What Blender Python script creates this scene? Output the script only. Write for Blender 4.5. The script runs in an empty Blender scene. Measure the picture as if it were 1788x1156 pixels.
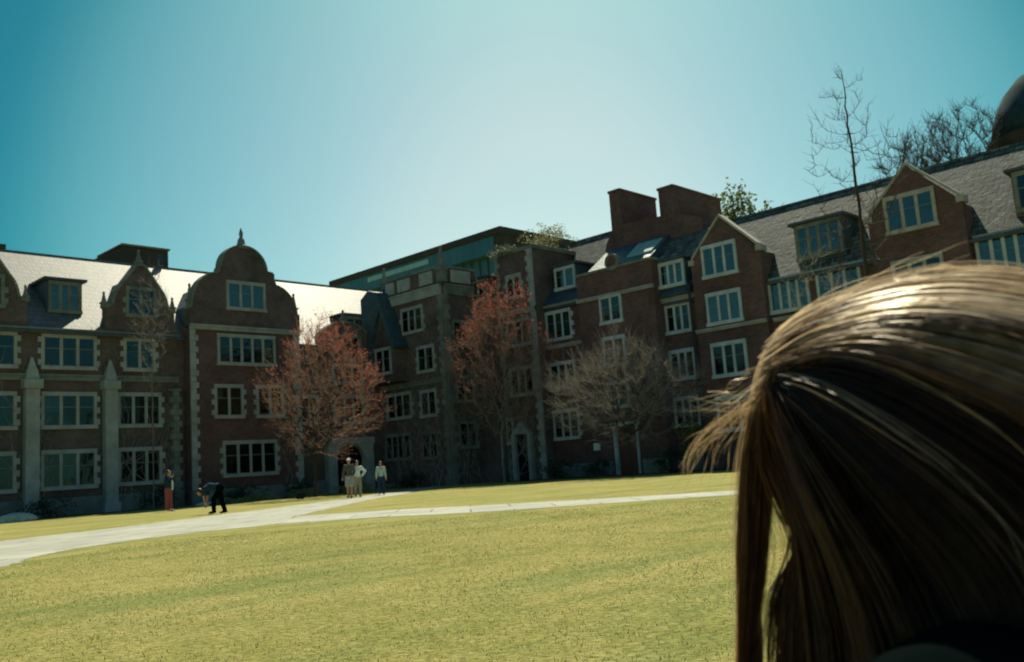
import bpy, bmesh, math, random
import numpy as np
from mathutils import Vector, Matrix, noise as mnoise
rad=math.radians
random.seed(7); rng=np.random.default_rng(11)
S=bpy.context.scene; COL=S.collection

# ------------------------------------------------------------------ camera
cam_d=bpy.data.cameras.new('camera'); cam=bpy.data.objects.new('camera',cam_d); COL.objects.link(cam)
RW=[[0.6971050,-0.0570825,-0.7146931],[-0.7136215,-0.1514557,-0.6839631],[-0.0692020,0.9868145,-0.1463158]]
m=Matrix(RW).to_4x4(); m.translation=Vector((0,0,0.87)); cam.matrix_world=m
cam_d.sensor_width=36; cam_d.lens=32.28; cam_d.clip_start=0.05; cam_d.clip_end=3000
cam_d.dof.use_dof=True; cam_d.dof.focus_distance=1.9; cam_d.dof.aperture_fstop=9.0
S.camera=cam
# ------------------------------------------------------------------ light
SUN_ANG,SUN_EL=38.7,50.0     # degrees from +X towards +Y, elevation
sd=Vector((math.cos(rad(SUN_EL))*math.cos(rad(SUN_ANG)),math.cos(rad(SUN_EL))*math.sin(rad(SUN_ANG)),math.sin(rad(SUN_EL))))
ld=bpy.data.lights.new('sun','SUN'); ld.energy=5.0; ld.angle=rad(0.53); ld.color=(1.0,0.93,0.72)
lo=bpy.data.objects.new('sun',ld); COL.objects.link(lo); lo.rotation_euler=(-sd).to_track_quat('-Z','Y').to_euler()
W=bpy.data.worlds.new('World'); S.world=W; W.use_nodes=True
nt=W.node_tree; bg=nt.nodes['Background']
sky=nt.nodes.new('ShaderNodeTexSky'); sky.sky_type='NISHITA'; sky.sun_disc=False
sky.sun_elevation=rad(SUN_EL); sky.sun_rotation=rad(90-SUN_ANG); sky.air_density=1.0; sky.dust_density=1.0; sky.ozone_density=1.5
tint=nt.nodes.new('ShaderNodeMix'); tint.data_type='RGBA'; tint.blend_type='MULTIPLY'; tint.inputs[0].default_value=1.0
tint.inputs[7].default_value=(0.62,1.0,0.80,1)
nt.links.new(sky.outputs[0],tint.inputs[6])
# clear spring sky: pale glow low over the roofs on the sun's side, deep teal away from it; unseen sky out of frame lifted as blue fill
geo=nt.nodes.new('ShaderNodeTexCoord'); vm=nt.nodes.new('ShaderNodeVectorMath'); vm.operation='DOT_PRODUCT'
nt.links.new(geo.outputs['Generated'],vm.inputs[0]); vm.inputs[1].default_value=(0.7345,0.6435,0.2156)
mr=nt.nodes.new('ShaderNodeMapRange'); mr.inputs[1].default_value=1.0; mr.inputs[2].default_value=0.6; nt.links.new(vm.outputs['Value'],mr.inputs[0])
cr=nt.nodes.new('ShaderNodeValToRGB'); cr.color_ramp.interpolation='B_SPLINE'; el=cr.color_ramp.elements
SKY=[(0,(1.75,1.05,.96)),(.07,(1.05,.90,.88)),(.17,(.74,.80,.80)),(.28,(.42,.70,.70)),(.38,(.0,.39,.45)),(.6,(.22,.46,.56)),(.95,(.50,.63,.80))]
el[0].position=0; el[1].position=SKY[-1][0]
for p_,_ in SKY[1:-1]: el.new(p_)
for e_,(p_,c_) in zip(el,SKY): e_.position=p_; e_.color=(c_[0]/1.5,c_[1]/1.5,c_[2]/1.5,1)
nt.links.new(mr.outputs[0],cr.inputs[0])
tn2=nt.nodes.new('ShaderNodeMix'); tn2.data_type='RGBA'; tn2.blend_type='MULTIPLY'; tn2.inputs[0].default_value=1.0
nt.links.new(tint.outputs[2],tn2.inputs[6]); nt.links.new(cr.outputs[0],tn2.inputs[7]); nt.links.new(tn2.outputs[2],bg.inputs[0]); bg.inputs[1].default_value=0.1275
S.view_settings.view_transform='Standard'; S.view_settings.look='None'; S.view_settings.exposure=0.5; S.view_settings.gamma=1.0

# ------------------------------------------------------------------ materials
MATS={}
def nodes(name):
    m=bpy.data.materials.new(name); m.use_nodes=True; MATS[name]=m
    t=m.node_tree; return m,t,t.nodes['Principled BSDF']
def setin(b,k,v):
    if k in b.inputs: b.inputs[k].default_value=v
def c4(c): return (c[0],c[1],c[2],1)
def ramp2(t,src,a,b,p0=0.35,p1=0.65):
    r=t.nodes.new('ShaderNodeValToRGB'); r.color_ramp.elements[0].color=c4(a); r.color_ramp.elements[1].color=c4(b)
    r.color_ramp.elements[0].position=p0; r.color_ramp.elements[1].position=p1
    t.links.new(src,r.inputs[0]); return r.outputs[0]
def noisy(name,a,b,scale=3,rough=0.8,bump=0.0,spec=0.3,detail=6,stretch=(1,1,1),metal=0,p=(0.35,0.65)):
    m,t,bs=nodes(name)
    tc=t.nodes.new('ShaderNodeTexCoord'); mp=t.nodes.new('ShaderNodeMapping'); mp.inputs['Scale'].default_value=stretch
    t.links.new(tc.outputs['Object'],mp.inputs[0])
    n=t.nodes.new('ShaderNodeTexNoise'); n.inputs['Scale'].default_value=scale; n.inputs['Detail'].default_value=detail; n.inputs['Roughness'].default_value=.65
    t.links.new(mp.outputs[0],n.inputs['Vector'])
    t.links.new(ramp2(t,n.outputs[0],a,b,*p),bs.inputs['Base Color'])
    bs.inputs['Roughness'].default_value=rough; setin(bs,'Specular IOR Level',spec); setin(bs,'Metallic',metal)
    if bump:
        bp=t.nodes.new('ShaderNodeBump'); bp.inputs['Strength'].default_value=bump; bp.inputs['Distance'].default_value=0.05
        t.links.new(n.outputs[0],bp.inputs['Height']); t.links.new(bp.outputs[0],bs.inputs['Normal'])
    return m
def coursed(name,c1,c2,mort,bw,bh,ms,rough,spec,along,bump=0.4,patch=(0.6,1.3),pscale=0.5,streak=True):
    """brick / slate courses: along = which axes run along the wall"""
    m,t,bs=nodes(name); L=t.links.new
    tc=t.nodes.new('ShaderNodeTexCoord'); sp=t.nodes.new('ShaderNodeSeparateXYZ'); L(tc.outputs['Object'],sp.inputs[0])
    cb=t.nodes.new('ShaderNodeCombineXYZ')
    if along=='xy':
        ad=t.nodes.new('ShaderNodeMath'); L(sp.outputs[0],ad.inputs[0]); L(sp.outputs[1],ad.inputs[1]); L(ad.outputs[0],cb.inputs[0])
    else: L(sp.outputs['xyz'.index(along)],cb.inputs[0])
    L(sp.outputs[2],cb.inputs[1])
    br=t.nodes.new('ShaderNodeTexBrick'); L(cb.outputs[0],br.inputs['Vector'])
    br.inputs['Scale'].default_value=1; br.inputs['Brick Width'].default_value=bw; br.inputs['Row Height'].default_value=bh
    br.inputs['Mortar Size'].default_value=ms; br.inputs['Mortar Smooth'].default_value=.3; br.inputs['Bias'].default_value=0
    br.inputs['Color1'].default_value=c4(c1); br.inputs['Color2'].default_value=c4(c2); br.inputs['Mortar'].default_value=c4(mort)
    n=t.nodes.new('ShaderNodeTexNoise'); n.inputs['Scale'].default_value=pscale; n.inputs['Detail'].default_value=8; n.inputs['Roughness'].default_value=.7
    L(tc.outputs['Object'],n.inputs['Vector'])
    mr=t.nodes.new('ShaderNodeMapRange'); mr.inputs[1].default_value=.3; mr.inputs[2].default_value=.7; mr.inputs[3].default_value=patch[0]; mr.inputs[4].default_value=patch[1]
    L(n.outputs[0],mr.inputs[0])
    mx=t.nodes.new('ShaderNodeMix'); mx.data_type='RGBA'; mx.blend_type='MULTIPLY'; mx.inputs[0].default_value=1
    L(br.outputs['Color'],mx.inputs[6]); L(mr.outputs[0],mx.inputs[7]); L(mx.outputs[2],bs.inputs['Base Color'])
    bs.inputs['Roughness'].default_value=rough; setin(bs,'Specular IOR Level',spec)
    n2=t.nodes.new('ShaderNodeTexNoise'); n2.inputs['Scale'].default_value=5; n2.inputs['Detail'].default_value=5; L(tc.outputs['Object'],n2.inputs['Vector'])
    su=t.nodes.new('ShaderNodeMath'); su.operation='SUBTRACT'; L(n2.outputs[0],su.inputs[0]); L(br.outputs['Fac'],su.inputs[1])
    bp=t.nodes.new('ShaderNodeBump'); bp.inputs['Strength'].default_value=bump; bp.inputs['Distance'].default_value=0.04
    L(su.outputs[0],bp.inputs['Height']); L(bp.outputs[0],bs.inputs['Normal'])
    return m
def leafy(name,a,b,trans=0.35,rough=0.6,scale=1.2):
    m=noisy(name,a,b,scale,rough,0,0.2); t=m.node_tree; bs=t.nodes['Principled BSDF']; out=t.nodes['Material Output']
    tr=t.nodes.new('ShaderNodeBsdfTranslucent'); mx=t.nodes.new('ShaderNodeMixShader'); mx.inputs[0].default_value=trans
    t.links.new(bs.inputs['Base Color'].links[0].from_socket,tr.inputs[0])
    t.links.new(bs.outputs[0],mx.inputs[1]); t.links.new(tr.outputs[0],mx.inputs[2]); t.links.new(mx.outputs[0],out.inputs[0])
    return m
coursed('brick_brown',(.145,.092,.080),(.088,.062,.056),(.18,.17,.14),.22,.075,.010,.9,.15,'xy',patch=(.5,1.35))
coursed('brick_red',(.16,.076,.064),(.09,.048,.044),(.17,.145,.12),.22,.075,.009,.9,.15,'xy',patch=(.6,1.3))
coursed('slate_pale',(.16,.16,.14),(.10,.10,.09),(.06,.06,.055),.42,.30,.02,.58,.36,'x',bump=.2,patch=(.8,1.12),pscale=1.3)
coursed('slate_mottled',(.14,.16,.125),(.040,.052,.044),(.015,.017,.015),.46,.26,.022,.72,.20,'y',bump=.5,patch=(.35,1.6),pscale=2.2)
coursed('slate_blue',(.055,.11,.12),(.035,.075,.09),(.02,.03,.035),.30,.16,.012,.5,.4,'xy',bump=.5,patch=(.7,1.2),pscale=1)
noisy('stone',(.25,.27,.235),(.38,.40,.36),1.3,.85,.2,.2)
noisy('stone_pale',(.36,.41,.40),(.52,.58,.56),1.5,.8,.1,.25)
noisy('stone_weathered',(.11,.13,.11),(.22,.24,.20),1.1,.9,.3,.15)
noisy('coping',(.30,.28,.23),(.45,.42,.35),2,.8,.1,.25)
noisy('lead',(.04,.05,.055),(.07,.085,.09),2,.5,0,.4)
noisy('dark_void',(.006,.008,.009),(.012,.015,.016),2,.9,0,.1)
noisy('curtain',(.40,.46,.44),(.62,.66,.60),2,.9,0,.1,stretch=(6,6,.3))
noisy('dome_dark',(.02,.045,.05),(.035,.07,.075),1,.95,0,.05)
noisy('iron',(.015,.016,.017),(.03,.03,.03),6,.5,0,.4)
noisy('door_wood',(.10,.035,.02),(.16,.06,.035),3,.6,.1,.3,stretch=(6,6,.5))
noisy('white_paint',(.62,.66,.62),(.75,.78,.74),2,.5,0,.4)
noisy('concrete',(.13,.10,.075),(.19,.155,.12),.5,.85,.1,.2)
noisy('concrete_dark',(.035,.035,.032),(.055,.052,.046),.5,.85,.1,.2)
noisy('bluish_panel',(.02,.10,.14),(.035,.14,.18),.6,.4,0,.4,stretch=(2,2,.1))
noisy('skylight_panel',(.16,.34,.33),(.28,.46,.43),.5,.3,0,.5,stretch=(1,5,.2))
noisy('bark_dark',(.035,.028,.022),(.07,.055,.042),6,.9,.3,.15,stretch=(2,2,.6))
noisy('bark_grey',(.13,.115,.095),(.24,.21,.17),5,.9,.3,.15,stretch=(2,2,.6))
noisy('bark_twig',(.20,.17,.14),(.36,.31,.26),2,.9,0,.15)
noisy('bark_red',(.22,.14,.10),(.38,.27,.19),2,.9,0,.15)
leafy('bud_red',(.42,.085,.048),(.58,.16,.095),.4)
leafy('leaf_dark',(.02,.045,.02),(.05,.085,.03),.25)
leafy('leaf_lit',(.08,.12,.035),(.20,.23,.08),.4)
leafy('leaf_pale',(.16,.17,.08),(.34,.33,.17),.35)
leafy('leaf_ivy_grey',(.10,.115,.075),(.20,.20,.13),.3)
noisy('skin',(.42,.22,.14),(.52,.29,.20),8,.55,0,.4)
noisy('skin_red',(.50,.17,.12),(.58,.22,.16),8,.6,0,.3)
noisy('cloth_black',(.002,.004,.0036),(.0038,.007,.0065),9,1.0,.12,.0)
noisy('cloth_navy',(.012,.03,.055),(.025,.05,.08),10,.9,0,.1)
noisy('cloth_white',(.60,.66,.60),(.74,.78,.70),10,.9,0,.1)
noisy('cloth_mint',(.34,.45,.38),(.44,.54,.46),10,.9,0,.1)
noisy('cloth_olive',(.09,.08,.055),(.13,.115,.08),10,.9,0,.1)
noisy('cloth_grey',(.30,.30,.29),(.4,.4,.38),10,.9,0,.1)
noisy('cloth_khaki',(.24,.23,.15),(.32,.30,.21),10,.9,0,.1)
noisy('cloth_rose',(.24,.07,.07),(.30,.10,.09),10,.9,0,.1)
noisy('hair_short',(.03,.018,.012),(.06,.035,.02),20,.5,0,.4)
noisy('hair_core',(.020,.010,.006),(.032,.017,.010),60,.7,0,.2,stretch=(1,1,.2))
noisy('paving',(.30,.30,.25),(.42,.42,.35),.9,.85,.1,.2)
_t=MATS['paving'].node_tree; _b=_t.nodes['Principled BSDF']; _src=_b.inputs['Base Color'].links[0].from_socket
_br=_t.nodes.new('ShaderNodeTexBrick'); _tc=_t.nodes.new('ShaderNodeTexCoord'); _mp=_t.nodes.new('ShaderNodeMapping'); _mp.inputs['Rotation'].default_value=(0,0,.75)
_t.links.new(_tc.outputs['Object'],_mp.inputs[0]); _t.links.new(_mp.outputs[0],_br.inputs['Vector']); _br.inputs['Scale'].default_value=1; _br.inputs['Brick Width'].default_value=1.8; _br.inputs['Row Height'].default_value=1.5; _br.inputs['Mortar Size'].default_value=.02
_br.inputs['Color1'].default_value=(1,1,1,1); _br.inputs['Color2'].default_value=(.86,.86,.84,1); _br.inputs['Mortar'].default_value=(.35,.35,.28,1)
_m=_t.nodes.new('ShaderNodeMix'); _m.data_type='RGBA'; _m.blend_type='MULTIPLY'; _m.inputs[0].default_value=1
_t.links.new(_src,_m.inputs[6]); _t.links.new(_br.outputs['Color'],_m.inputs[7]); _t.links.new(_m.outputs[2],_b.inputs['Base Color'])
noisy('rock',(.30,.32,.25),(.5,.52,.42),3,.9,.4,.2)
noisy('soil',(.035,.028,.02),(.07,.055,.04),2,.95,.3,.1)
noisy('rubber_black',(.01,.01,.011),(.02,.02,.02),9,.6,0,.3)
# glass
def glass(name,tcol,mix,gcol=(.7,.95,.95)):
    m,t,bs=nodes(name); out=t.nodes['Material Output']
    tr=t.nodes.new('ShaderNodeBsdfTransparent'); tr.inputs[0].default_value=c4(tcol)
    gl=t.nodes.new('ShaderNodeBsdfGlossy'); gl.inputs['Roughness'].default_value=.08; gl.inputs[0].default_value=c4(gcol)
    n=t.nodes.new('ShaderNodeTexNoise'); n.inputs['Scale'].default_value=1.4; tc=t.nodes.new('ShaderNodeTexCoord'); t.links.new(tc.outputs['Object'],n.inputs['Vector'])
    bp=t.nodes.new('ShaderNodeBump'); bp.inputs['Strength'].default_value=.25; bp.inputs['Distance'].default_value=.05
    t.links.new(n.outputs[0],bp.inputs['Height']); t.links.new(bp.outputs[0],gl.inputs['Normal'])
    mx=t.nodes.new('ShaderNodeMixShader'); mx.inputs[0].default_value=mix
    t.links.new(tr.outputs[0],mx.inputs[1]); t.links.new(gl.outputs[0],mx.inputs[2]); t.links.new(mx.outputs[0],out.inputs[0]); return m
glass('glass_dark',(.4,.5,.5),.06,(.65,.85,.75)); glass('glass_blue',(.35,.45,.45),.14,(.60,.80,.68))
# hair strands
def hair_mat(name,a,b,tc_,trans,gl_,rg=.46,sp=.25):
    m,t,bs=nodes(name); out=t.nodes['Material Output']
    tc=t.nodes.new('ShaderNodeTexCoord'); n=t.nodes.new('ShaderNodeTexNoise'); n.inputs['Scale'].default_value=70; t.links.new(tc.outputs['Object'],n.inputs['Vector'])
    t.links.new(ramp2(t,n.outputs[0],a,b),bs.inputs['Base Color']); bs.inputs['Roughness'].default_value=.4; setin(bs,'Specular IOR Level',sp)
    tr=t.nodes.new('ShaderNodeBsdfTranslucent'); tr.inputs[0].default_value=c4(tc_); mx=t.nodes.new('ShaderNodeMixShader'); mx.inputs[0].default_value=trans
    gs=t.nodes.new('ShaderNodeBsdfGlossy'); gs.inputs['Roughness'].default_value=rg; gs.inputs[0].default_value=(1.0,.84,.60,1); m3=t.nodes.new('ShaderNodeMixShader'); m3.inputs[0].default_value=gl_
    t.links.new(bs.outputs[0],mx.inputs[1]); t.links.new(tr.outputs[0],mx.inputs[2]); t.links.new(mx.outputs[0],m3.inputs[1]); t.links.new(gs.outputs[0],m3.inputs[2]); t.links.new(m3.outputs[0],out.inputs[0])
hair_mat('hair_dark',(.009,.005,.004),(.022,.012,.008),(.26,.12,.06),.15,.006,sp=.06)
hair_mat('hair_gold',(.18,.11,.055),(.32,.22,.12),(.6,.42,.22),.35,.05)
hair_mat('hair_brown',(.030,.014,.008),(.070,.034,.018),(.50,.24,.11),.25,.015,sp=.12)
hair_mat('hair_warm',(.10,.045,.020),(.22,.11,.05),(.70,.38,.17),.35,.04)
hair_mat('hair_sunlit',(.46,.33,.20),(.74,.60,.42),(.85,.68,.46),.30,.10)  # pale copy of the brown hair: sun highlight put into the colour

# ------------------------------------------------------------------ mesh helpers
class MB:
    def __init__(s): s.v=[]; s.f=[]; s.mi=[]; s.cur=0
    def add(s,vs,fs):
        o=len(s.v); s.v+= [tuple(v) for v in vs]; s.f+=[tuple(i+o for i in f) for f in fs]; s.mi+=[s.cur]*len(fs)
    def box(s,F,u0,u1,d0,d1,z0,z1):
        p=[F(u,d,z) for z in (z0,z1) for d in (d0,d1) for u in (u0,u1)]
        s.add(p,[(0,1,3,2),(4,6,7,5),(0,4,5,1),(2,3,7,6),(0,2,6,4),(1,5,7,3)])
    def taper(s,F,u0,u1,d0,d1,z0,z1,k):
        cu,cd=(u0+u1)/2,(d0+d1)/2; p=[F(u,d,z0) for d in (d0,d1) for u in (u0,u1)]
        p+=[F(cu+(u-cu)*k,cd+(d-cd)*k,z1) for d in (d0,d1) for u in (u0,u1)]
        s.add(p,[(0,1,3,2),(4,6,7,5),(0,4,5,1),(2,3,7,6),(0,2,6,4),(1,5,7,3)])
    def face_prism(s,F,poly,d0,d1):     # poly in (u,z)
        n=len(poly); p=[F(u,d0,z) for u,z in poly]+[F(u,d1,z) for u,z in poly]
        s.add(p,[tuple(range(n)),tuple(range(2*n-1,n-1,-1))]+[(i,(i+1)%n,n+(i+1)%n,n+i) for i in range(n)])
    def run_prism(s,F,poly,u0,u1):      # poly in (d,z)
        n=len(poly); p=[F(u0,d,z) for d,z in poly]+[F(u1,d,z) for d,z in poly]
        s.add(p,[tuple(range(n)),tuple(range(2*n-1,n-1,-1))]+[(i,(i+1)%n,n+(i+1)%n,n+i) for i in range(n)])
    def tube(s,pts,rs,k=6,cap=True):
        pts=[Vector(p) for p in pts]; n=len(pts); V=[]
        for i,p in enumerate(pts):
            d=(pts[min(i+1,n-1)]-pts[max(i-1,0)]); d=d.normalized() if d.length>1e-9 else Vector((0,0,1))
            a=Vector((0,0,1)) if abs(d.z)<.9 else Vector((1,0,0)); x=d.cross(a).normalized(); y=d.cross(x)
            for j in range(k):
                an=2*math.pi*j/k; V.append(p+(x*math.cos(an)+y*math.sin(an))*rs[i])
        Fc=[(i*k+j,i*k+(j+1)%k,(i+1)*k+(j+1)%k,(i+1)*k+j) for i in range(n-1) for j in range(k)]
        if cap: Fc+=[tuple(range(k)),tuple(range(n*k-1,(n-1)*k-1,-1))]
        s.add(V,Fc)
    def build(s,name,mats,parent=None,smooth=False):
        if isinstance(mats,str): mats=[mats]
        off=Vector(parent['_o']) if parent is not None else Vector((0,0,0))
        me=bpy.data.meshes.new(name); me.from_pydata([(v[0]-off[0],v[1]-off[1],v[2]-off[2]) for v in s.v],[],s.f)
        for mm in mats: me.materials.append(MATS[mm])
        if len(mats)>1: me.polygons.foreach_set('material_index',s.mi)
        if smooth: me.polygons.foreach_set('use_smooth',[True]*len(me.polygons))
        me.update()
        bm=bmesh.new(); bm.from_mesh(me); bmesh.ops.recalc_face_normals(bm,faces=bm.faces); bm.to_mesh(me); bm.free()
        return link(name,me,parent)
def link(name,me,parent=None,loc=None):
    o=bpy.data.objects.new(name,me); COL.objects.link(o)
    if parent is not None: o.parent=parent; o['_o']=parent['_o'] 
    elif loc: o.location=loc; o['_o']=tuple(loc)
    else: o['_o']=(0.,0.,0.)
    return o
def root(name,label,cat,loc=(0,0,0),group=None):
    o=bpy.data.objects.new(name,None); COL.objects.link(o); o.location=loc; o['_o']=tuple(float(v) for v in loc)
    o['label']=label; o['category']=cat; o.empty_display_size=.2
    if group: o['group']=group
    return o
def npmesh(name,V,Fc,mat,parent=None,smooth=False,loc=None):
    """V (n,3) local coordinates, Fc (m,k) index array"""
    me=bpy.data.meshes.new(name); k=Fc.shape[1]; me.vertices.add(len(V)); me.vertices.foreach_set('co',V.astype(np.float32).ravel())
    me.loops.add(Fc.size); me.loops.foreach_set('vertex_index',Fc.astype(np.int32).ravel())
    me.polygons.add(len(Fc)); me.polygons.foreach_set('loop_start',np.arange(0,Fc.size,k,dtype=np.int32)); 
    me.polygons.foreach_set('loop_total',np.full(len(Fc),k,dtype=np.int32))
    me.materials.append(MATS[mat]); me.update(calc_edges=True)
    if smooth: me.polygons.foreach_set('use_smooth',[True]*len(me.polygons))
    return link(name,me,parent,loc)
def struct(o): o['kind']='structure'; return o

# ------------------------------------------------------------------ window
def window(F,par,u0,u1,z0,z1,n,wm='stone',gl='glass_dark',cur=0.0,quoin=True,arch=False,d=0.0,name='window'):
    b=MB(); s=.15; zs=z0; pr=.11
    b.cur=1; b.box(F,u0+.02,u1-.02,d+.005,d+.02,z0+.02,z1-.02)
    b.cur=0
    b.box(F,u0-s,u0,d+.004,d+pr,z0,z1); b.box(F,u1,u1+s,d+.004,d+pr,z0,z1)
    b.box(F,u0-s-.04,u1+s+.04,d+.004,d+pr+.07,z0-.20,z0); b.box(F,u0-s,u1+s,d+.004,d+pr+.02,z1,z1+.22)
    if quoin:
        k=0; z=z0+.02
        while z<z1-.25:
            if k%2==0:
                b.box(F,u0-s-.17,u0-s,d+.004,d+pr-.01,z,z+.30); b.box(F,u1+s,u1+s+.17,d+.004,d+pr-.01,z,z+.30)
            z+=.30; k+=1
    w=(u1-u0)/n
    for i in range(1,n): b.box(F,u0+i*w-.075,u0+i*w+.075,d+.02,d+pr-.02,z0,z1)
    zt=z0+(z1-z0)*.62
    for i in range(n):
        a,c=u0+i*w+(.06 if i else 0),u0+(i+1)*w-(.06 if i<n-1 else 0)
        if arch:
            mth=(a+c)/2
            b.face_prism(F,[(a,z1-.25),(a,z1),(mth,z1)],d+.02,d+pr-.03); b.face_prism(F,[(c,z1-.25),(mth,z1),(c,z1)],d+.02,d+pr-.03)
        b.cur=2; b.box(F,a,a+.035,d+.05,d+.075,z0,z1); b.box(F,c-.035,c,d+.05,d+.075,z0,z1)
        b.box(F,a+.035,c-.035,d+.05,d+.075,zt-.02,zt+.02); b.box(F,a+.035,c-.035,d+.05,d+.075,z0,z0+.04); b.cur=0
    o=b.build(name,[wm,'dark_void','stone_weathered'],par)
    g=MB(); g.box(F,u0,u1,d+.055,d+.060,z0,z1); g.build('pane',gl,o)
    if cur>0:
        c=MB()
        for i in range(n):
            if random.random()<cur:
                h=random.choice([1,.55,.4,.75]); a=u0+i*w+.07; e=a+(w-.14)*random.choice([1,1,.5])
                c.box(F,a,e,d+.025,d+.035,z1-(z1-z0)*h,z1-.01)
        if c.v: c.build('curtain','curtain',o)
    return o
def quoins(F,par,u0,u1,z0,z1,pr=.12,d=0.0,side=0,mat='stone',name='quoin_strip'):
    b=MB(); z=z0; k=0
    while z<z1-.05:
        e=.16 if k%2 else 0; h=min(.34,z1-z)
        b.box(F,u0-(e if side<=0 else 0),u1+(e if side>=0 else 0),d+.003,d+pr,z,z+h-.012); z+=h; k+=1
    return b.build(name,mat,par)
def band(F,par,u0,u1,z0,z1,pr=.12,d=0,mat='stone',name='string_course'):
    b=MB(); b.box(F,u0,u1,d+.003,d+pr,z0,z1); b.box(F,u0,u1,d+.003,d+pr+.06,z1-.08,z1-.001+.03); return b.build(name,mat,par)
def obelisk(F,par,u,d,z0,z1,w=.35,mat='stone_weathered',name='pinnacle'):
    b=MB(); h=z1-z0; b.box(F,u-w/2,u+w/2,d-w/2,d+w/2,z0,z0+.3*h); b.box(F,u-w*.65,u+w*.65,d-w*.65,d+w*.65,z0+.3*h,z0+.38*h)
    b.taper(F,u-w*.42,u+w*.42,d-w*.42,d+w*.42,z0+.38*h,z0+.9*h,.3); p=F(u,d,z0+.93*h)
    b.tube([(p[0],p[1],p[2]-.1),(p[0],p[1],p[2]-.02),(p[0],p[1],p[2]+.05),(p[0],p[1],p[2]+.12)],[.03,w*.28,w*.25,.02],8)
    return b.build(name,mat,par)
def roof(F,par,u0,u1,ze,run,rise,mat,dd=0,over=.3,name='roof'):
    s_=rise/run; b=MB()
    b.run_prism(F,[(dd+over,ze-over*s_),(dd-run,ze+rise),(dd-2*run-over,ze-over*s_),(dd-2*run-over,ze-over*s_-.18),(dd-run,ze+rise-.2),(dd+over,ze-over*s_-.18)],u0,u1)
    o=b.build(name,mat,par)
    c=MB(); c.run_prism(F,[(dd-run+.12,ze+rise-.11),(dd-run+.06,ze+rise+.05),(dd-run-.06,ze+rise+.05),(dd-run-.12,ze+rise-.11)],u0,u1); c.build('ridge_cap',mat,o)
    g=MB(); g.box(F,u0,u1,dd+over-.02,dd+over+.14,ze-over*s_-.18,ze-over*s_-.02); g.build('gutter','lead',o)
    return o
def dormer(F,par,u0,u1,z0,z1,d0,depth,n,wall='slate_blue',wm='stone',gl='glass_blue',flat=True,zroof=None,cur=0):
    b=MB(); b.box(F,u0-.22,u1+.22,d0-depth,d0,z0-.6,z1+.1); b.cur=1
    b.box(F,u0-.42,u1+.42,d0-depth,d0+.25,z1+.1,z1+.24)
    o=b.build('dormer',[wall,'lead'],par)
    window(F,o,u0,u1,z0,z1-.15,n,wm,gl,cur,False,d=d0,name='dormer_window'); return o

# ------------------------------------------------------------------ ground
def grass_ground():
    m,t,bs=nodes('lawn'); L=t.links.new; tc=t.nodes.new('ShaderNodeTexCoord')
    def N(sc,det=5,r=.6):
        n=t.nodes.new('ShaderNodeTexNoise'); n.inputs['Scale'].default_value=sc; n.inputs['Detail'].default_value=det; n.inputs['Roughness'].default_value=r; L(tc.outputs['Object'],n.inputs['Vector']); return n.outputs[0]
    a=ramp2(t,N(.35),(.255,.25,.072),(.38,.335,.125),.40,.60); b=ramp2(t,N(3.2,6,.7),(.18,.20,.05),(.42,.365,.15),.33,.68)
    mx=t.nodes.new('ShaderNodeMix'); mx.data_type='RGBA'; mx.inputs[0].default_value=.5; L(a,mx.inputs[6]); L(b,mx.inputs[7])
    c=ramp2(t,N(22,3,.6),(.55,.55,.5),(1.25,1.25,1.25),.3,.7); m2=t.nodes.new('ShaderNodeMix'); m2.data_type='RGBA'; m2.blend_type='MULTIPLY'; m2.inputs[0].default_value=1
    pm=t.nodes.new('ShaderNodeMapping'); pm.inputs['Rotation'].default_value=(0,0,.95); pm.inputs['Scale'].default_value=(.22,1.1,1); L(tc.outputs['Object'],pm.inputs[0])
    pn=t.nodes.new('ShaderNodeTexNoise'); pn.inputs['Scale'].default_value=1.0; pn.inputs['Detail'].default_value=4; L(pm.outputs[0],pn.inputs['Vector'])
    streak=ramp2(t,pn.outputs[0],(.62,.80,.66),(1.07,1.04,1.0),.34,.50)
    m4=t.nodes.new('ShaderNodeMix'); m4.data_type='RGBA'; m4.blend_type='MULTIPLY'; m4.inputs[0].default_value=.8; L(mx.outputs[2],m4.inputs[6]); L(streak,m4.inputs[7])
    L(m4.outputs[2],m2.inputs[6]); L(c,m2.inputs[7]); L(m2.outputs[2],bs.inputs['Base Color']); bs.inputs['Roughness'].default_value=.95; setin(bs,'Specular IOR Level',.05)
    bp=t.nodes.new('ShaderNodeBump'); bp.inputs['Strength'].default_value=.8; bp.inputs['Distance'].default_value=.06; L(N(14,6,.7),bp.inputs['Height']); L(bp.outputs[0],bs.inputs['Normal'])
grass_ground()
b=MB(); b.add([(-900,-900,0),(900,-900,0),(900,900,0),(-900,900,0)],[(0,1,2,3)]); struct(b.build('ground','lawn'))
def crom(P,k=26):
    P=[Vector((p[0],p[1],0)) for p in P]; P=[P[0]*2-P[1]]+P+[P[-1]*2-P[-2]]; out=[]
    for i in range(1,len(P)-2):
        for j in range(k):
            t=j/k; a,b_,c,d=P[i-1:i+3]
            out.append(.5*((2*b_)+(c-a)*t+(2*a-5*b_+4*c-d)*t*t+(3*b_-a-3*c+d)*t**3))
    out.append(P[-2]); return out
def sheet(name,edges,z,mat):
    me=bpy.data.meshes.new(name); bm=bmesh.new(); vs=[]
    for p in edges:
        if not vs or (Vector((p[0],p[1],z))-vs[-1].co).length>.02: vs.append(bm.verts.new((p[0],p[1],z)))
    f=bm.faces.new(vs); bmesh.ops.triangulate(bm,faces=[f]); bmesh.ops.recalc_face_normals(bm,faces=bm.faces); bm.to_mesh(me); bm.free(); me.materials.append(MATS[mat])
    o=bpy.data.objects.new(name,me); COL.objects.link(o); return struct(o)
_jr=random.Random(3)
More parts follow.
